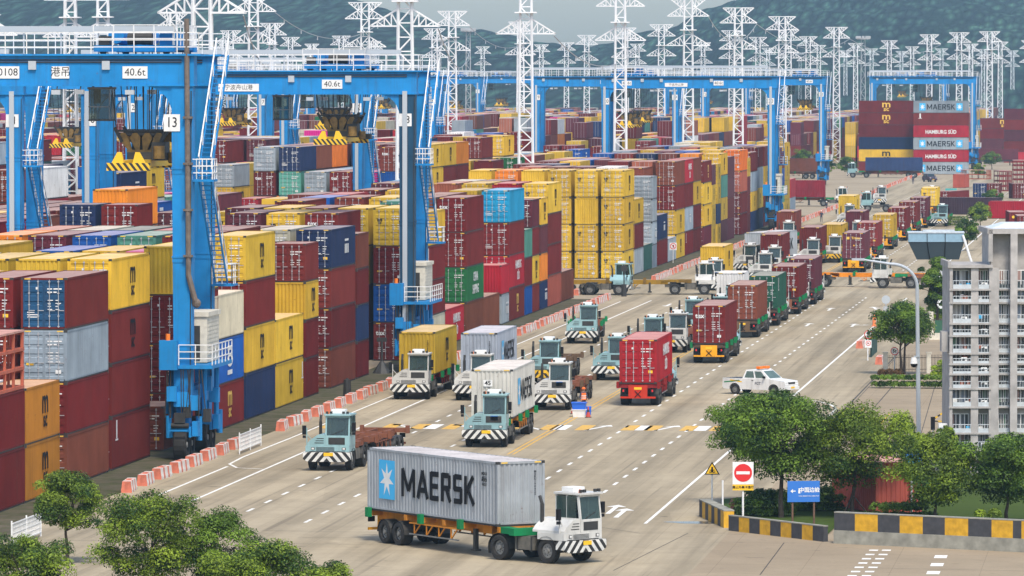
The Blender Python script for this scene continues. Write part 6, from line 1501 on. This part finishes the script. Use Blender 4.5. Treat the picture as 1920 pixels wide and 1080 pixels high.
# pickup truck and far car
def pickup(p, rz, label, colr, bed=True, name='pickup_truck', cat='pickup'):
    r = empty(name, p, rz); tag(r, label, cat); W_ = .84
    prof = [(-2.45, .38), (-2.5, .75), (-2.42, .98), (-1.25, 1.10), (.95, 1.10), (2.5, 1.10), (2.52, .55), (2.45, .40)]
    arch = lambda c: [(c + .44 * math.cos(a), .36 + .42 * math.sin(a)) for a in [math.pi * i / 8 for i in range(9)]]
    lower = [(2.3, .38)] + arch(1.55) + [(0.9, .36), (-.8, .36)] + arch(-1.55) + [(-2.3, .38)]
    mb = MB(); mb.prism(prof[:3][::-1][:0] + [(-2.45, .40), (-2.5, .75), (-2.42, .98), (-1.20, 1.10), (2.5, 1.10), (2.52, .55), (2.45, .40)] + lower, -W_, W_)
    if bed: mb.box(-W_ + .08, W_ - .08, 1.05, 2.42, 1.101, 1.104, 1)
    add('body', mb.mesh('body', [M['body'], M['dark']]), r, color=colr)
    y0, y1, t0, t1 = -1.25, (.95 if bed else 2.3), -.55, (.72 if bed else 1.75); mb = MB()
    mb.hexa([(-W_ + .03, y0, 1.10), (W_ - .03, y0, 1.10), (W_ - .03, y1, 1.10), (-W_ + .03, y1, 1.10), (-W_ + .16, t0, 1.68), (W_ - .16, t0, 1.68), (W_ - .16, t1, 1.68), (-W_ + .16, t1, 1.68)])
    ch = add('cabin', mb.mesh('cabin', M['body']), r, color=colr)
    def lerp(a, b_, t): return a + (b_ - a) * t
    mb = MB(); e = .012
    mb.quad([(-W_ + .12, lerp(y0, t0, .08) - e, 1.15), (W_ - .12, lerp(y0, t0, .08) - e, 1.15), (W_ - .22, lerp(y0, t0, .92) - e, 1.63), (-W_ + .22, lerp(y0, t0, .92) - e, 1.63)]); add('windscreen', mb.mesh('windscreen', M['glass']), ch)
    for sx in (-1, 1):
        for a, c in ((.12, .50), (.56, .93)):
            x = lambda z: sx * (W_ - .03 - .13 * (z - 1.10) / .58 + e); yb = lambda t, z: lerp(lerp(y0, y1, t), lerp(t0, t1, t), (z - 1.10) / .58)
            pts = [(x(1.16), yb(a, 1.16), 1.16), (x(1.16), yb(c, 1.16), 1.16), (x(1.60), yb(c, 1.60), 1.60), (x(1.60), yb(a, 1.60), 1.60)]
            add('side_window', MB().quad(pts if sx > 0 else pts[::-1]).mesh('side_window', M['glass']), ch)
        add('headlight', MB().box(-.15, .15, -.02, .05, -.09, .09).mesh('headlight', M['lens']), r, (sx * .62, -2.46, .82)); add('mirror', MB().box(-.09, .09, -.06, .06, -.07, .07).mesh('mirror', M['black']), r, (sx * .93, -.85, 1.22))
        add('door_handle', MB().box(-.012, .012, -.07, .07, -.02, .02).mesh('door_handle', M['black']), r, (sx * (W_ + .004), .12, .98))
        add('side_stripe', MB().quad([(0, 1.1, .92), (0, 2.4, .78), (0, 2.4, .86), (0, 1.2, 1.0)]).quad([(0, 1.0, .82), (0, 1.9, .94), (0, 1.9, 1.02), (0, .95, .9)], 1).mesh('side_stripe', [solid('stripe_green', (.03, .2, .08), .4), M['syel']]), r, (sx * (W_ + .005), 0, 0)) if bed else None
    if bed:
        letter('lettering', r, '-x', (-W_ - .006, -.3, .78), 'FGT', .26, M['cloth'], .004)
        lb = add('light_bar', MB().box(-.62, .62, -.10, .10, 0, .06).mesh('light_bar', M['pole']), ch, (0, -.2, 1.70))
        for sx in (-1, 1): add('beacon', MB().box(-.24, .24, -.13, .13, 0, .17).mesh('beacon', M['orange']), lb, (sx * .42, 0, .06))
    add('grille', MB().box(-.42, .42, -.02, .02, -.07, .07).mesh('grille', M['dark']), r, (0, -2.475, .84)); add('bumper', MB().box(-.86, .86, -.10, .12, -.12, .10).mesh('bumper', M['body']), r, (0, -2.46, .52), color=colr); add('number_plate', MB().box(-.22, .22, -.01, .01, -.06, .06).mesh('plate', M['syel']), r, (0, -2.575, .55))
    for x in (-.72, .72):
        for y in (-1.55, 1.55): add('wheel', wheel_mesh(.36, .22), r, (x, y, .36))
pickup(G(1424, 741) + Vector((0, 1.0, 0)), R(62), 'white pickup with orange roof lights driving toward the lower right', (.72, .72, .70))
pickup(G(1743, 341), R(20), 'dark purple car on the far road beside the navy container', (.05, .03, .06), False, 'parked_car', 'car')
# loads and racks at the far right edge
for u, v, c, L, rz, door, lg, z, lab in ((1785, 388, 'm', 12.19, R(-14), True, '', 0, 'maroon container with barred doors beside the small turquoise sign'), (1802, 352, 's', 6.06, R(-5), False, '', 0, 'faded red container with pink top at the far queue'), (1838, 372, 'n', 6.06, 0, True, '', 0, 'navy container next to the maroon one with yellow lid'),
    (1864, 372, 'm', 6.06, 0, True, '', 0, 'maroon container with yellow lid at the far right'), (1862, 310, 'p', 12.19, R(90), False, '', 1.3, 'long purple-maroon side-on container right of the blue crane leg'), (1908, 372, 'm', 6.06, R(8), True, '', 0, 'maroon container among the racks at the right edge'), (1804, 402, (.05, .03, .045), 12.19, R(80), False, '', 0, 'dark purple side-on container behind the hedge with flat top'),
    (1905, 432, (.17, .02, .022), 12.19, R(4), False, 'ysign', 0, 'dark red container with yellow round mark behind the apartment block'), (1921, 440, 'm', 12.19, R(3), True, '', 0, 'maroon container at the right edge behind the apartment roof'), (1893, 410, 'r', 6.06, R(80), False, '', 0, 'red container behind the one with the yellow mark')):
    p = G(u, v); p.z = z; o = container(p, c, L, 2.7, door, rz, lg, RAND); tag(o, lab, 'container', 'containers standing at the far right')
    if z: tag(add('trailer_stand', MB().box(-1.1, 1.1, -6, 6, .9, 1.29).cyl((-1, 4.5, .5), (1, 4.5, .5), .5, n=12, m=1).cyl((-1, 3.2, .5), (1, 3.2, .5), .5, n=12, m=1).box(-.9, .9, -4.2, -4, 0, .9).mesh('trailer', [M['dark'], M['rubber']]), None, (p.x, p.y, 0), rz), 'dark trailer under the long purple-maroon container', 'trailer')
def rack(p, rz, label, n=3, colr=(.22, .03, .03), L=6.0):
    mb = MB()
    for k_ in range(n):
        z = k_ * .95; mb.box(-1.2, 1.2, -L / 2, L / 2, z, z + .16)
        for sy in (-1, 1):
            for x in (-1.12, -.4, .4, 1.12): mb.box(x - .06, x + .06, sy * (L / 2 - .08) - .06, sy * (L / 2 - .08) + .06, z + .16, z + .95)
            mb.box(-1.2, 1.2, sy * (L / 2 - .08) - .05, sy * (L / 2 - .08) + .05, z + .78, z + .88)
        for i in range(5): mb.box(1.06, 1.2, -L / 2 + .3 + i * (L - .6) / 4 - .05, -L / 2 + .3 + i * (L - .6) / 4 + .05, z + .16, z + .95)
    mb.box(-1.2, 1.2, -L / 2, L / 2, n * .95, n * .95 + .1, 1)
    o = add('flat_rack', mb.mesh('flat_rack', [M['paint'], M['roof']]), None, p, rz, colr); tag(o, label, 'flat rack', 'stacked flat racks'); return o
rack(G(1880, 358), R(12), 'pile of maroon flat racks under the purple side-on container', 4); rack(G(1910, 345), R(4), 'pile of maroon flat racks at the right edge, taller one', 5); rack(G(1850, 398), R(60), 'low pile of grey-red flat racks by the hedge', 1, (.16, .08, .07)); rack(G(1830, 336), R(70), 'pile of orange-red flat racks behind the faded red container', 2, (.35, .08, .03)); rack(G(1878, 392), R(75), 'long low pile of racks in front of the maroon containers', 1, (.12, .06, .06), 10)
pb = bays[0]; yb_ = pb[0] + 4.5
rack((-57 - W2 - .05, yb_ + 3.2, 5.82), 0, 'salmon flat racks lying on the two-high maroon stack at the left edge', 3, (.48, .13, .08), 9.5)
o = add('sign_board', MB().box(-.95, .95, -.05, .05, 1.6, 3.0).cyl((-.7, 0, 0), (-.7, 0, 1.6), .06, n=6).cyl((.7, 0, 0), (.7, 0, 1.6), .06, n=6).mesh('sign_board', solid('turquoise_board', (.08, .40, .38), .5, 0, .3, 4)), None, G(1783, 385) + Vector((.3, -8, 0))); tag(o, 'small turquoise board in front of the barred maroon container', 'sign')
for u, v, lab in ((1576, 405, 'dark round-headed signal post beside the crossing maroon container'), (1170, 556, 'dark signal post beside the truck entering the crossing'), (651, 745, 'short black bollard at the roadside barriers by the yellow container')):
    o = add('signal_post', MB().cyl((0, 0, 0), (0, 0, 1.2), .28, .24, 10).cyl((0, 0, 1.2), (0, 0, 2.6 if u != 651 else 1.25), .06, n=8).cyl((0, -.08, 2.75 if u != 651 else 1.2), (0, .08, 2.75 if u != 651 else 1.2), .34 if u != 651 else .1, n=14).mesh('signal_post', M['dark']), None, G(u, v)); tag(o, lab, 'post')
o = add('weigh_stand', MB().cyl((0, 0, 0), (0, 0, 2.4), .09, n=8).cyl((0, 0, 0), (0, 0, .9), .7, .12, 8).box(-.35, .35, -.1, .1, 2.3, 2.6).mesh('weigh_stand', M['dark']), None, G(716, 700)); tag(o, 'grey post with cone foot beside the maroon doors left of the yellow truck', 'post')
# ---------------------------------------------------------------- sea haze in the air
def haze():
    m = bpy.data.materials.new('sea_haze'); m.use_nodes = True; t = m.node_tree
    for n in list(t.nodes):
        if n.type != 'OUTPUT_MATERIAL': t.nodes.remove(n)
    v = t.nodes.new('ShaderNodeVolumePrincipled'); v.inputs['Color'].default_value = (.50, .78, 1.0, 1); v.inputs['Density'].default_value = HAZE
    v.inputs['Anisotropy'].default_value = 0.0
    t.links.new(v.outputs[0], t.nodes['Material Output'].inputs['Volume'])
    mb = MB().box(-900, 700, -40, 4700, -1.0, 115.0); o = add('haze', mb.mesh('haze', m)); o['kind'] = 'stuff'
HAZE = 0.000085
haze()
